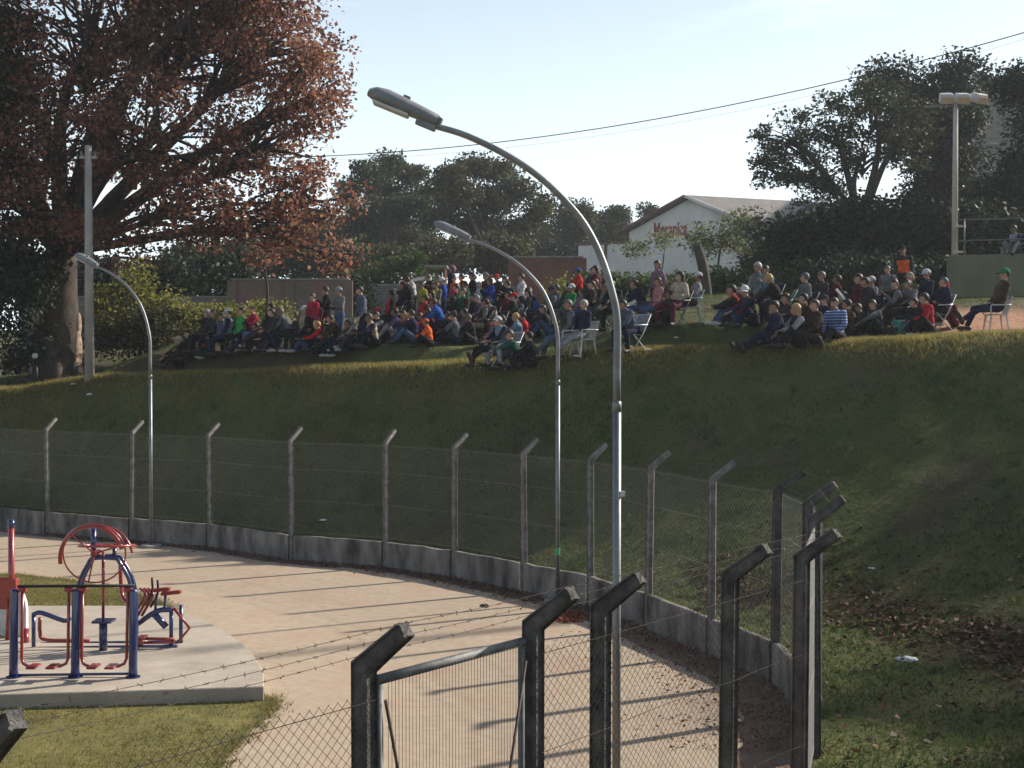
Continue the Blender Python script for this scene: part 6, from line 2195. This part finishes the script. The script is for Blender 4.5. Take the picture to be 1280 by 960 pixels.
# px, py of the ground contact, pose, facing, jacket, trousers, head, chair, label
PEOPLE = [
    # on and below the earth step by the thicket
    (224, 462, KW, 200, 'black', 'black', ('hood', 'cream'), None, 'person in black with a pale hood crouched at the end of the earth step', 1.0),
    (253, 446, C_, 205, 'black', 'black', ('hood', 'light grey'), 'd', 'person in black with a light grey hood sitting by the thicket', 1.0),
    (268, 449, K_, 200, 'maroon', 'navy', ('short', 'dark'), None, 'person in maroon sitting low on the ground near the thicket', 0.8),
    (276, 446, C_, 195, 'slate', 'navy', ('short', 'brown'), 'd', 'person in slate grey between the light hood and the pale blue shirt', 1.0),
    (286, 447, C_, 195, 'pale blue', 'navy', ('cap', 'white'), 'd', 'person in pale blue shirt and white cap next to the green jacket', 1.0),
    (300, 444, C_, 190, 'bright green', 'black', ('short', 'dark'), 'd', 'person in bright green jacket sitting by the thicket', 1.0),
    (318, 438, C_, 200, 'crimson', 'jeans blue', ('short', 'brown'), 'd', 'person in crimson jacket and jeans sitting on the earth step', 1.0),
    (336, 439, CO, 195, 'black', 'charcoal', ('short', 'dark'), 'd', 'person in black jacket with white shoes stretched out on the earth step', 1.05, 'w'),
    (356, 441, C_, 200, 'charcoal', 'navy', ('short', 'brown'), 'd', 'brown-haired person in charcoal jacket sitting on the earth step', 1.0, 'w'),
    (367, 440, CL, 200, 'grey', 'black', ('short', 'grey'), 'd', 'grey-haired person in grey jacket leaning forward beside the beige jacket', 1.0),
    (379, 441, C_, 200, 'beige', 'black', ('cap', 'white'), 'd', 'person in beige jacket and white cap sitting on the earth step', 1.0, 'w'),
    # standing knot before the brown brick wall
    (394, 437, S_, 205, 'crimson', 'black', ('short', 'brown'), None, 'person in crimson jacket and black trousers standing before the brown wall', 0.98),
    (412, 432, S_, 195, 'black', 'charcoal', ('short', 'brown'), None, 'person in black jacket standing before the brown wall', 0.98),
    (424, 433, SF, 195, 'grey', 'jeans blue', ('cap', 'light grey'), None, 'person in grey jacket, jeans and grey cap standing before the brown wall', 1.0),
    (405, 440, K_, 200, 'red', 'navy', ('short', 'blond'), None, 'fair-haired person in red top sitting in front of the standing group', 1.0),
    (414, 445, K_, 195, 'charcoal', 'black', ('cap', 'olive'), None, 'person in charcoal with an olive cap sitting low below the standing group', 0.9),
    (428, 446, CL, 195, 'dark brown', 'navy', ('short', 'dark'), 'd', 'person in dark brown jacket leaning forward, white shoes, below the grey cap', 1.0, 'w'),
    (434, 432, K_, 190, 'beige', 'jeans blue', ('short', 'blond'), None, 'blond person in beige top sitting behind the dark brown jacket', 0.9),
    (444, 434, KW, 190, 'light grey', 'charcoal', ('hood', 'light grey'), None, 'person in light grey hooded top next to the tall standing figure', 0.9),
    (456, 437, S_, 190, 'slate', 'navy', ('short', 'dark'), None, 'tall person in slate top and navy trousers standing alone before the narrow bush', 1.08),
    (469, 434, K_, 195, 'cream', 'black', ('short', 'brown'), None, 'brown-haired person in cream sweater sitting beside the tall standing figure', 1.05),
    # the main crowd
    (482, 428, K_, 195, 'black', 'charcoal', ('short', 'dark'), None, 'person in black sitting between the cream sweater and the purple top', 1.0),
    (494, 427, KW, 195, 'purple', 'light grey', ('short', 'dark'), None, 'person in purple top and light grey trousers sitting with knees apart', 1.05),
    (500, 418, S_, 200, 'maroon', 'black', ('hood', 'maroon'), None, 'person in maroon hooded jacket standing in the crowd', 0.9),
    (507, 422, K_, 195, 'pink', 'navy', ('long', 'dark'), None, 'long-haired person in pink sitting below the maroon hood', 0.9),
    (514, 420, S_, 190, 'black', 'black', ('short', 'dark'), None, 'person all in black standing between the maroon hood and the white shirt', 1.0),
    (520, 408, S_, 200, 'white', 'charcoal', ('short', 'brown'), None, 'person in white shirt standing behind the yellow shirts', 0.92),
    (527, 424, C_, 195, 'red', 'navy', ('short', 'dark'), 'd', 'person in red shirt sitting in front of the yellow shirts', 1.0),
    (533, 413, S_, 195, 'yellow', 'charcoal', ('short', 'dark'), None, 'person in yellow shirt standing next to the white shirt', 0.85),
    (544, 411, SF, 200, 'yellow', 'jeans blue', ('short', 'brown'), None, 'person in yellow shirt and jeans with folded arms', 0.85),
    (541, 425, K_, 195, 'maroon', 'black', ('short', 'dark'), None, 'dark-haired person in maroon top sitting below the folded arms', 1.0),
    (538, 434, KW, 190, 'orange', 'black', ('cap', 'orange'), None, 'person in orange jacket and cap crouched in front of the crowd', 0.85),
    (549, 407, S_, 195, 'maroon', 'navy', ('short', 'grey'), None, 'grey-haired person in maroon standing behind the yellow shirts', 0.9),
    (557, 409, S_, 190, 'blue', 'navy', ('cap', 'white'), None, 'person in blue jacket and white cap standing in the crowd', 0.92),
    (554, 428, C_, 195, 'bright blue', 'navy', ('short', 'brown'), 'd', 'person in bright blue jacket sitting beside the crouching orange jacket', 1.05),
    (561, 396, S_, 190, 'navy', 'black', ('hood', 'mauve'), None, 'person in navy with a mauve hood standing under the small shelter', 1.0),
    (568, 402, S_, 195, 'orange', 'black', ('short', 'dark'), None, 'person in orange jacket standing behind the green shirts', 0.9),
    (579, 401, SF, 195, 'orange', 'charcoal', ('short', 'brown'), None, 'person in orange jacket with folded arms standing behind the green shirts', 0.88),
    (572, 415, S_, 195, 'green', 'black', ('short', 'dark'), None, 'person in green shirt and black trousers standing in mid crowd', 0.88),
    (584, 414, SF, 190, 'dark green', 'charcoal', ('short', 'dark'), None, 'person in dark green shirt with folded arms next to the green shirt', 0.88),
    (589, 404, S_, 200, 'teal', 'navy', ('short', 'brown'), None, 'person in teal shirt standing behind the dark green shirt', 0.95),
    (583, 427, KW, 195, 'mauve', 'jeans blue', ('short', 'dark'), None, 'person in mauve top and jeans sitting in front of the green shirts', 1.05),
    (571, 431, K_, 195, 'grey', 'navy', ('cap', 'charcoal'), None, 'person in grey with a charcoal cap sitting beside the bright blue jacket', 1.0),
    (602, 412, S_, 190, 'white', 'beige', ('short', 'white'), None, 'white-haired person in white shirt and beige trousers standing in the crowd', 0.9),
    (614, 412, S_, 195, 'blue', 'jeans blue', ('long', 'brown'), None, 'long brown-haired person in blue top standing next to the white shirt', 0.9),
    (601, 428, C_, 200, 'dark brown', 'beige', ('short', 'brown'), 'd', 'person in dark brown jacket and beige trousers sitting in front of the white shirt', 1.0),
    (618, 428, C_, 195, 'light grey', 'maroon', ('cap', 'navy'), 'd', 'person in light grey jumper and navy cap sitting below the blue top', 1.0),
    (625, 403, S_, 195, 'charcoal', 'black', ('cap', 'red'), None, 'person in charcoal jacket and red cap standing at the back of the crowd', 0.95),
    (634, 412, SF, 200, 'black', 'black', ('short', 'dark'), None, 'person in black with folded arms next to the red cap', 0.92),
    (641, 416, S_, 190, 'navy', 'charcoal', ('short', 'brown'), None, 'person in navy jacket standing beside the white jacket', 0.92),
    (651, 416, S_, 195, 'white', 'black', ('short', 'dark'), None, 'dark-haired person in white jacket and black trousers standing', 1.05),
    (649, 432, K_, 195, 'pale blue', 'navy', ('short', 'blond'), None, 'blond person in pale blue sitting below the white jacket', 1.05),
    (661, 418, C_, 195, 'charcoal', 'black', ('long', 'dark'), 'd', 'long-haired person in charcoal sitting between white jacket and blue coat', 1.0),
    (672, 416, C_, 200, 'bright blue', 'black', ('short', 'dark'), 'd', 'person in bright blue coat sitting with a child in front', 1.15),
    (673, 421, K_, 205, 'pale blue', 'charcoal', ('short', 'brown'), None, 'child in pale blue sitting in front of the bright blue coat', 0.72),
    (682, 414, C_, 195, 'grey', 'navy', ('cap', 'navy'), 'd', 'person in grey jacket and navy cap beside the bright blue coat', 1.0),
    # front group on the lip
    (617, 459, CO, 190, 'grey', 'black', ('short', 'dark'), 'f', 'person in grey sweater and black trousers in a pale folding chair', 1.05),
    (634, 461, CL, 195, 'pale blue', 'light grey', ('cap', 'white'), 'f', 'person in pale blue and white cap leaning forward in a folding chair', 1.05),
    (648, 463, K_, 195, 'dark green', 'charcoal', ('short', 'brown'), None, 'person in dark green jacket sitting on the grass beside the folding chairs', 1.1),
    (664, 461, KW, 185, 'navy', 'black', ('short', 'dark'), None, 'person in navy tracksuit sitting on the grass next to the dark green jacket', 1.05),
    (710, 446, CO, 195, 'charcoal', 'slate', ('short', 'grey'), 'w', 'grey-haired person in charcoal with slate trousers in a white garden chair', 1.05, 'd'),
    (729, 446, CO, 192, 'navy', 'light grey', ('short', 'white'), 'w', 'white-haired person in navy with light grey trousers in a white garden chair', 1.05, 'd'),
    (792, 439, CL, 195, 'slate', 'navy', ('short', 'dark'), 'f', 'person in slate jacket hunched forward in a pale folding chair', 1.0),
    (795, 424, K_, 195, 'red', 'black', ('short', 'brown'), None, 'person in red top sitting just behind the hunched slate jacket', 0.9),
    # row on the upper ledge
    (693, 412, C_, 195, 'slate', 'black', ('short', 'dark'), 'd', 'person in slate jacket and black trousers on the upper ledge next to the green shirt', 1.0),
    (708, 412, C_, 195, 'green', 'grey', ('cap', 'white'), 'd', 'person in green shirt and white cap on the upper ledge', 1.0),
    (721, 413, C_, 200, 'mauve', 'charcoal', ('short', 'brown'), 'd', 'person in mauve top on the upper ledge next to the white cap', 0.92),
    (736, 413, C_, 195, 'black', 'jeans blue', ('short', 'dark'), 'd', 'person in black jacket, jeans and white shoes on the upper ledge', 1.05, 'w'),
    (722, 400, S_, 200, 'red', 'black', ('cap', 'bright blue'), None, 'person in red with a bright blue cap standing behind the ledge', 0.92),
    (737, 400, SF, 195, 'charcoal', 'navy', ('short', 'dark'), None, 'person in charcoal vest with folded arms beside the bright blue cap', 0.98),
    (748, 402, S_, 190, 'maroon', 'black', ('long', 'dark'), None, 'long-haired person in maroon standing beside the folded-arms vest', 0.95),
    (754, 412, C_, 195, 'grey', 'charcoal', ('short', 'grey'), 'd', 'grey-haired person in grey on the upper ledge behind the lamp pole', 1.0),
    (778, 413, CL, 195, 'black', 'black', ('short', 'dark'), 'w', 'person in black leaning forward in a white garden chair', 1.08),
    (805, 409, C_, 200, 'navy', 'jeans blue', ('short', 'brown'), 'd', 'person in navy jacket and jeans next to the pink plaid', 1.0),
    (820, 408, S_, 195, 'mauve', 'maroon', ('long', 'dark'), None, 'long-haired person in mauve standing over the seated row', 0.98),
    (824, 410, C_, 195, 'pink', 'jeans blue', ('short', 'brown'), 'd', 'person in pink shirt and jeans sitting below the standing mauve figure', 1.0),
    (835, 409, K_, 195, 'dark brown', 'black', ('long', 'brown'), None, 'long-haired person in dark brown sitting next to the cream jacket', 1.05),
    (846, 408, C_, 192, 'cream', 'maroon', ('long', 'dark'), 'd', 'person in cream jacket and maroon trousers sitting near the leaning stump', 1.08),
    (864, 404, CO, 190, 'light grey', 'maroon', ('cap', 'white'), 'b', 'person in light grey and white cap in a pale blue chair by the stump', 1.0),
    # group on the nearer bank
    (922, 410, K_, 195, 'red', 'jeans blue', ('short', 'dark'), None, 'person in red jacket and jeans hugging knees on the grass', 1.15),
    (941, 409, K_, 195, 'charcoal', 'navy', ('cap', 'white'), None, 'person in charcoal with a white cap sitting beside the red jacket', 1.1),
    (946, 398, C_, 195, 'grey', 'charcoal', ('short', 'white'), 'd', 'white-haired person in grey sitting behind the red jacket', 1.1),
    (961, 398, C_, 195, 'teal', 'charcoal', ('short', 'dark'), 'd', 'dark-haired person in teal shirt sitting behind the black coat', 1.1),
    (977, 409, C_, 195, 'black', 'black', ('short', 'blond'), 'g', 'fair-haired person in black coat in a green folding chair', 1.05),
    (972, 434, LO, 198, 'navy', 'navy', ('short', 'dark'), None, 'person in navy jacket with legs stretched down the bank', 1.18),
    (998, 437, KW, 195, 'black', 'black', ('long', 'blond'), None, 'fair long-haired person in black sitting beside the navy jacket', 1.15),
    (1020, 432, LO, 200, 'dark brown', 'charcoal', ('short', 'brown'), None, 'person in dark brown sweater sitting next to the striped shirt', 1.18),
    (1047, 428, LO, 200, 'striped blue', 'black', ('short', 'dark'), None, 'person in blue striped shirt sitting with legs stretched down the bank', 1.2),
    (1004, 408, C_, 195, 'grey', 'navy', ('short', 'grey'), 'd', 'grey-haired person in grey jacket behind the dark brown sweater', 1.05),
    (1023, 407, C_, 195, 'charcoal', 'black', ('short', 'grey'), 'd', 'grey-haired person in charcoal jacket behind the striped shirt', 1.08),
    (1039, 409, C_, 195, 'maroon', 'charcoal', ('short', 'brown'), 'd', 'person in maroon jacket behind the striped shirt', 1.08),
    (1058, 414, K_, 195, 'black', 'navy', ('short', 'dark'), None, 'person in black holding a white rolled flag', 1.1),
    (1086, 412, C_, 195, 'light grey', 'black', ('cap', 'white'), 'd', 'person in light grey sleeves and white cap sitting beside the rolled flag', 1.08),
    (1087, 421, K_, 195, 'black', 'black', ('short', 'brown'), None, 'person in black sitting low in front of the light grey sleeves', 1.0),
    (1110, 406, S_, 200, 'grey', 'charcoal', ('short', 'grey'), None, 'grey-haired person in grey shirt standing in the bank group', 0.92),
    (1133, 389, S_, 232, 'charcoal', 'black', ('cap', 'black'), None, 'person in charcoal shirt and black cap standing tall with an orange bib', 1.08),
    (1133, 408, C_, 195, 'olive', 'charcoal', ('cap', 'beige'), 'd', 'person in olive jacket and beige cap sitting below the orange bib', 1.12),
    (1154, 406, C_, 195, 'navy', 'charcoal', ('cap', 'white'), 'd', 'person in navy jacket and white cap sitting next to the olive jacket', 1.12),
    (1122, 416, C_, 195, 'black', 'black', ('short', 'dark'), 'd', 'person in black jacket sitting beside the turquoise bucket', 1.08),
    (1162, 419, K_, 195, 'red', 'black', ('short', 'dark'), None, 'person in red jacket and black trousers sitting behind the turquoise bucket', 1.15, 'w'),
    (1173, 413, C_, 195, 'navy', 'black', ('short', 'grey'), 'f', 'grey-haired person in navy in a pale folding chair behind the red jacket', 1.05),
    (1181, 398, S_, 195, 'red', 'maroon', ('short', 'dark'), None, 'child in red standing at the corner of the green wall', 0.62),
    (1193, 409, K_, 195, 'maroon', 'maroon', ('short', 'brown'), None, 'child in maroon sitting before the green wall', 0.9),
    (1245, 414, CO, 195, 'brown', 'navy', ('cap', 'green'), 'w', 'person in brown sweater and green cap sitting alone in a white garden chair', 1.18),
    (244, 452, K_, 200, 'navy', 'black', ('short', 'dark'), None, 'dark-haired person in navy crouched between the two pale hoods', 0.95),
    (262, 442, C_, 195, 'charcoal', 'black', ('short', 'brown'), 'd', 'brown-haired person in charcoal beside the light grey hood by the thicket', 0.95),
    (310, 443, K_, 200, 'black', 'navy', ('beanie', 'charcoal'), None, 'person in black with a charcoal knitted hat between green and crimson jackets', 1.0),
    (328, 441, K_, 195, 'maroon', 'black', ('short', 'dark'), None, 'dark-haired person in maroon sitting beside the crimson jacket', 1.0),
    (347, 442, K_, 205, 'navy', 'charcoal', ('short', 'brown'), None, 'brown-haired person in navy sitting beside the white shoes', 1.0),
    (389, 444, K_, 195, 'black', 'jeans blue', ('short', 'dark'), None, 'dark-haired person in black and jeans sitting beside the beige jacket', 1.0),
    (399, 433, C_, 195, 'maroon', 'navy', ('cap', 'navy'), 'd', 'person in maroon with a navy cap among the standing group', 1.0),
    (440, 440, KW, 195, 'brown', 'charcoal', ('short', 'brown'), None, 'person in brown sitting below the light grey hooded top', 1.0),
    (463, 428, K_, 190, 'grey', 'navy', ('short', 'dark'), None, 'dark-haired person in grey sitting just behind the cream sweater', 0.95),
    (488, 420, C_, 195, 'red', 'black', ('short', 'dark'), 'd', 'dark-haired person in red sitting behind the purple top', 1.0),
    (532, 429, K_, 195, 'crimson', 'navy', ('short', 'brown'), None, 'brown-haired person in crimson sitting beside the crouching orange jacket', 0.95),
    (565, 425, K_, 195, 'red', 'charcoal', ('short', 'dark'), None, 'dark-haired person in red sitting between bright blue jacket and charcoal cap', 0.95),
    (657, 428, K_, 200, 'red', 'black', ('short', 'dark'), None, 'dark-haired person in red sitting beside the blond in pale blue', 0.95),
    (687, 421, K_, 195, 'charcoal', 'jeans blue', ('long', 'dark'), None, 'long-haired person in charcoal and jeans below the navy cap', 1.0),
    (933, 404, K_, 195, 'navy', 'black', ('short', 'dark'), None, 'dark-haired person in navy just behind the hugging red jacket', 1.1),
    (986, 420, K_, 195, 'charcoal', 'navy', ('short', 'brown'), None, 'brown-haired person in charcoal below the green folding chair', 1.1),
    (1010, 418, K_, 195, 'maroon', 'black', ('short', 'dark'), None, 'dark-haired person in maroon behind the fair long-haired figure in black', 1.1),
    (1066, 424, K_, 195, 'brown', 'black', ('short', 'dark'), None, 'dark-haired person in brown beside the striped shirt, below the flag', 1.1),
    (1100, 422, K_, 195, 'charcoal', 'black', ('long', 'brown'), None, 'long-haired person in charcoal sitting beside the turquoise bucket', 1.1),
    (1146, 419, K_, 195, 'black', 'navy', ('short', 'brown'), None, 'brown-haired person in black between the bucket and the red jacket', 1.0),
    (1168, 404, K_, 195, 'red', 'navy', ('short', 'dark'), None, 'dark-haired person in red behind the grey-haired navy figure', 1.05),
    # packed between the rows
    (477, 420, K_, 200, 'grey', 'black', ('cap', 'red'), None, 'person in grey with a red cap sitting low behind the purple top', 0.9),
    (519, 430, K_, 190, 'navy', 'jeans blue', ('short', 'brown'), None, 'person in navy and jeans sitting in front of the red shirt', 1.0),
    (511, 428, KW, 195, 'charcoal', 'jeans blue', ('short', 'blond'), None, 'fair-haired person in charcoal sitting beside the navy jacket, before the red shirt', 0.95),
    (536, 419, C_, 200, 'crimson', 'charcoal', ('long', 'dark'), 'd', 'long-haired person in crimson sitting under the yellow shirts', 1.0),
    (548, 419, C_, 190, 'purple', 'navy', ('short', 'dark'), 'd', 'person in purple jacket sitting behind the bright blue jacket', 1.0),
    (562, 419, C_, 195, 'navy', 'black', ('cap', 'crimson'), 'd', 'person in navy jacket and crimson cap behind the charcoal cap', 1.0),
    (577, 421, C_, 200, 'dark green', 'black', ('short', 'brown'), 'd', 'brown-haired person in dark green sitting below the green shirts', 1.05),
    (590, 420, C_, 190, 'charcoal', 'navy', ('short', 'dark'), 'd', 'dark-haired person in charcoal sitting behind the mauve top', 1.0),
    (592, 431, KW, 195, 'black', 'charcoal', ('short', 'grey'), None, 'grey-haired person in black sitting on the ground beside the mauve top', 1.0),
    (609, 421, C_, 195, 'mauve', 'black', ('short', 'grey'), 'd', 'grey-haired person in mauve sitting below the long brown hair', 1.0),
    (627, 420, C_, 200, 'maroon', 'black', ('short', 'dark'), 'd', 'dark-haired person in maroon sitting beside the light grey jumper', 1.0),
    (636, 424, C_, 195, 'black', 'navy', ('cap', 'red'), 'd', 'person in black with a red cap sitting before the folded arms', 1.0),
    (643, 422, C_, 190, 'slate', 'black', ('hood', 'charcoal'), 'd', 'person in slate with a charcoal hood sitting below the white jacket', 1.0),
    (628, 434, K_, 195, 'grey', 'charcoal', ('short', 'brown'), None, 'brown-haired person in grey sitting behind the folding chairs', 1.0),
    (594, 404, S_, 195, 'black', 'black', ('beanie', 'black'), None, 'person in black with a black knitted hat standing at the back', 0.95),
    (608, 404, SF, 195, 'maroon', 'charcoal', ('beanie', 'grey'), None, 'person in maroon with a grey knitted hat standing at the back', 0.95),
    (538, 404, S_, 200, 'navy', 'black', ('short', 'grey'), None, 'grey-haired person in navy standing behind the yellow shirts', 0.95),
    (701, 404, C_, 195, 'dark brown', 'black', ('short', 'dark'), 'd', 'person in dark brown sitting behind the green shirt on the ledge', 1.0),
    (743, 405, C_, 200, 'olive', 'black', ('short', 'brown'), 'd', 'person in olive sitting behind the black jacket on the ledge', 1.0),
    (769, 405, C_, 195, 'brown', 'navy', ('long', 'brown'), 'd', 'long-haired person in brown sitting behind the leaning black jacket', 1.0),
    (1031, 418, K_, 195, 'navy', 'black', ('cap', 'charcoal'), None, 'person in navy with a charcoal cap between the brown sweater and the maroon jacket', 1.05),
    (1072, 414, C_, 195, 'maroon', 'charcoal', ('short', 'dark'), 'd', 'dark-haired person in maroon beside the rolled flag', 1.08),
    (1098, 413, C_, 195, 'navy', 'black', ('short', 'brown'), 'd', 'brown-haired person in navy sitting below the grey shirt', 1.1),
    (1143, 413, C_, 195, 'grey', 'black', ('short', 'dark'), 'd', 'dark-haired person in grey sitting behind the red jacket and bucket', 1.05),
]
n_ch = {}
for row in PEOPLE:
    px_, py_, pose, face, top, legs, head, ch, lab, scl = row[:10]
    sh = row[10] if len(row) > 10 else None
    g_ = ground_hit(px_, py_)
    fc = face + rp_.uniform(-24, 28)
    if 'folded' not in lab and 'orange bib' not in lab and 'hunched' not in lab and 'hugging' not in lab:
        alt = {'chair': ('chair', 'chair_turn', 'chair_back', 'chair_lean', 'chair'), 'knees': ('knees', 'knees_turn', 'knees_wide'), 'stand': ('stand', 'stand_hip', 'stand_turn')}.get(pose)
        if alt:
            pose = rp_.choice(alt)
    o = person(px_, py_, pose, fc, top, legs, head, lab, scl, sh, pos=g_)
    if ch:
        kd = {'w': 'white garden chair', 'b': 'pale blue garden chair', 'f': 'pale folding chair', 'g': 'green folding chair', 'd': 'dark folding chair'}[ch]
        hd_ = '%s %s' % (head[1], {'short': 'hair', 'long': 'long hair', 'cap': 'cap', 'hood': 'hood', 'beanie': 'hat'}[head[0]])
        chair(ch, g_, fc, '%s under the person in %s top, %s trousers, %s' % (kd, top, legs, hd_), 'chairs on the bank')

# two more on the deck behind the rail
for px_, top, lab, sc_ in ((1256, 'light grey', 'person in light grey sitting behind the rail on the green wall', 1.0), (1270, 'black', 'person in black sitting behind the rail next to the light grey top', 1.05), (1281, 'navy', 'person in navy sitting behind the rail past the black jacket', 1.0)):
    lx_ = (px_ - 1185) / F * DG / 0.97
    q = plat.location + Matrix.Rotation(PLROT, 3, 'Z') @ Vector((lx_ + 0.25, 0.75, ph))
    person(0, 0, 'knees_wide', 215, top, 'light grey' if top == 'light grey' else 'charcoal', ('short', 'dark'), lab, sc_, pos=q, group='people on the railed deck')

# things among the spectators
def put(px_, py_):
    return ground_hit(px_, py_)


g_ = put(1123, 418)
bk = empty('bucket', g_ + Vector((-0.05, -0.25, 0)))
tag(bk, 'turquoise bucket on the grass before the red jacket', 'bucket')
M_turq = mat('turquoise_plastic', (0.05, 0.42, 0.36), (0.04, 0.34, 0.30), 8, 0.4)
MB().lathe([(0.13, 0), (0.17, 0.34), (0.18, 0.36)], n=18).build('body', M_turq, bk, smooth=True)
MB().tube([(0.17 * cos(a), 0, 0.34 + 0.12 * sin(a)) for a in np.linspace(0, pi, 12)], 0.006, 6).build('handle', M_galv, bk)
# orange bib over the standing man
man = [o for o in bpy.data.objects if o.get('label', '').endswith('orange bib')][0]
P_ = POSE['stand']
me = P_['top']
co = np.array([v.co[:] for v in me.vertices])
no = np.array([v.normal[:] for v in me.vertices])
fs = [tuple(p.vertices) for p in me.polygons if all(0.80 < co[i][2] < 1.36 and abs(co[i][1]) < 0.2 for i in p.vertices)]
us = sorted({i for f in fs for i in f})
ix = {i: k for k, i in enumerate(us)}
bib = MB().add([tuple(co[i] + no[i] * 0.012) for i in us], [tuple(ix[i] for i in f) for f in fs])
ob = bib.build('orange_bib', None, man, smooth=True)
ob.data.materials.append(cloth('orange'))
# rolled flag
g_ = put(1058, 414)
o = MB().tube([(0.0, -0.25, 0.35), (-0.12, -0.2, 0.75), (-0.42, -0.15, 1.12)], [0.018, 0.03, 0.035], 8).build('rolled_flag', M_paper, smooth=True, loc=g_ + Vector((0.1, 0, 0)))
tag(o, 'white rolled flag held up in the bank group', 'flag')
# small bags and papers
for px_, py_, nm, lab, m_, sz in ((1206, 413, 'plastic_bag', 'white plastic bag before the man in the green cap', M_paper, 0.16), (832, 407, 'plastic_bag', 'grey-white bag at the feet of the pink shirt', M_paper, 0.15), (862, 405, 'ball', 'orange ball under the pale blue chair', cloth('orange'), 0.10),
                                  (720, 447, 'plastic_bag', 'white bag between the two white garden chairs', M_paper, 0.14), (810, 439, 'plastic_bag', 'pale bag on the lip beside the hunched slate jacket', M_paper, 0.15), (845, 425, 'paper_litter', 'pale scrap on the slope under the upper ledge', M_paper, 0.10)):
    litter_bag(px_, py_, sz, lab, m_, nm)

# ------------------------------------------------------------------ air
hz = MB().box((0, 95, 14), (420, 330, 34))
haze = hz.build('haze', None)
hm = bpy.data.materials.new('thin_haze')
hm.use_nodes = True
hm.node_tree.nodes.clear()
ho = hm.node_tree.nodes.new('ShaderNodeOutputMaterial')
hv = hm.node_tree.nodes.new('ShaderNodeVolumePrincipled')
hv.inputs['Color'].default_value = (0.86, 0.92, 1.0, 1)
hv.inputs['Density'].default_value = 0.0004
hv.inputs['Anisotropy'].default_value = 0.3
hm.node_tree.links.new(hv.outputs['Volume'], ho.inputs['Volume'])
haze.data.materials.append(hm)
tag(haze, 'thin pale haze softening the far trees', 'haze', kind='stuff')
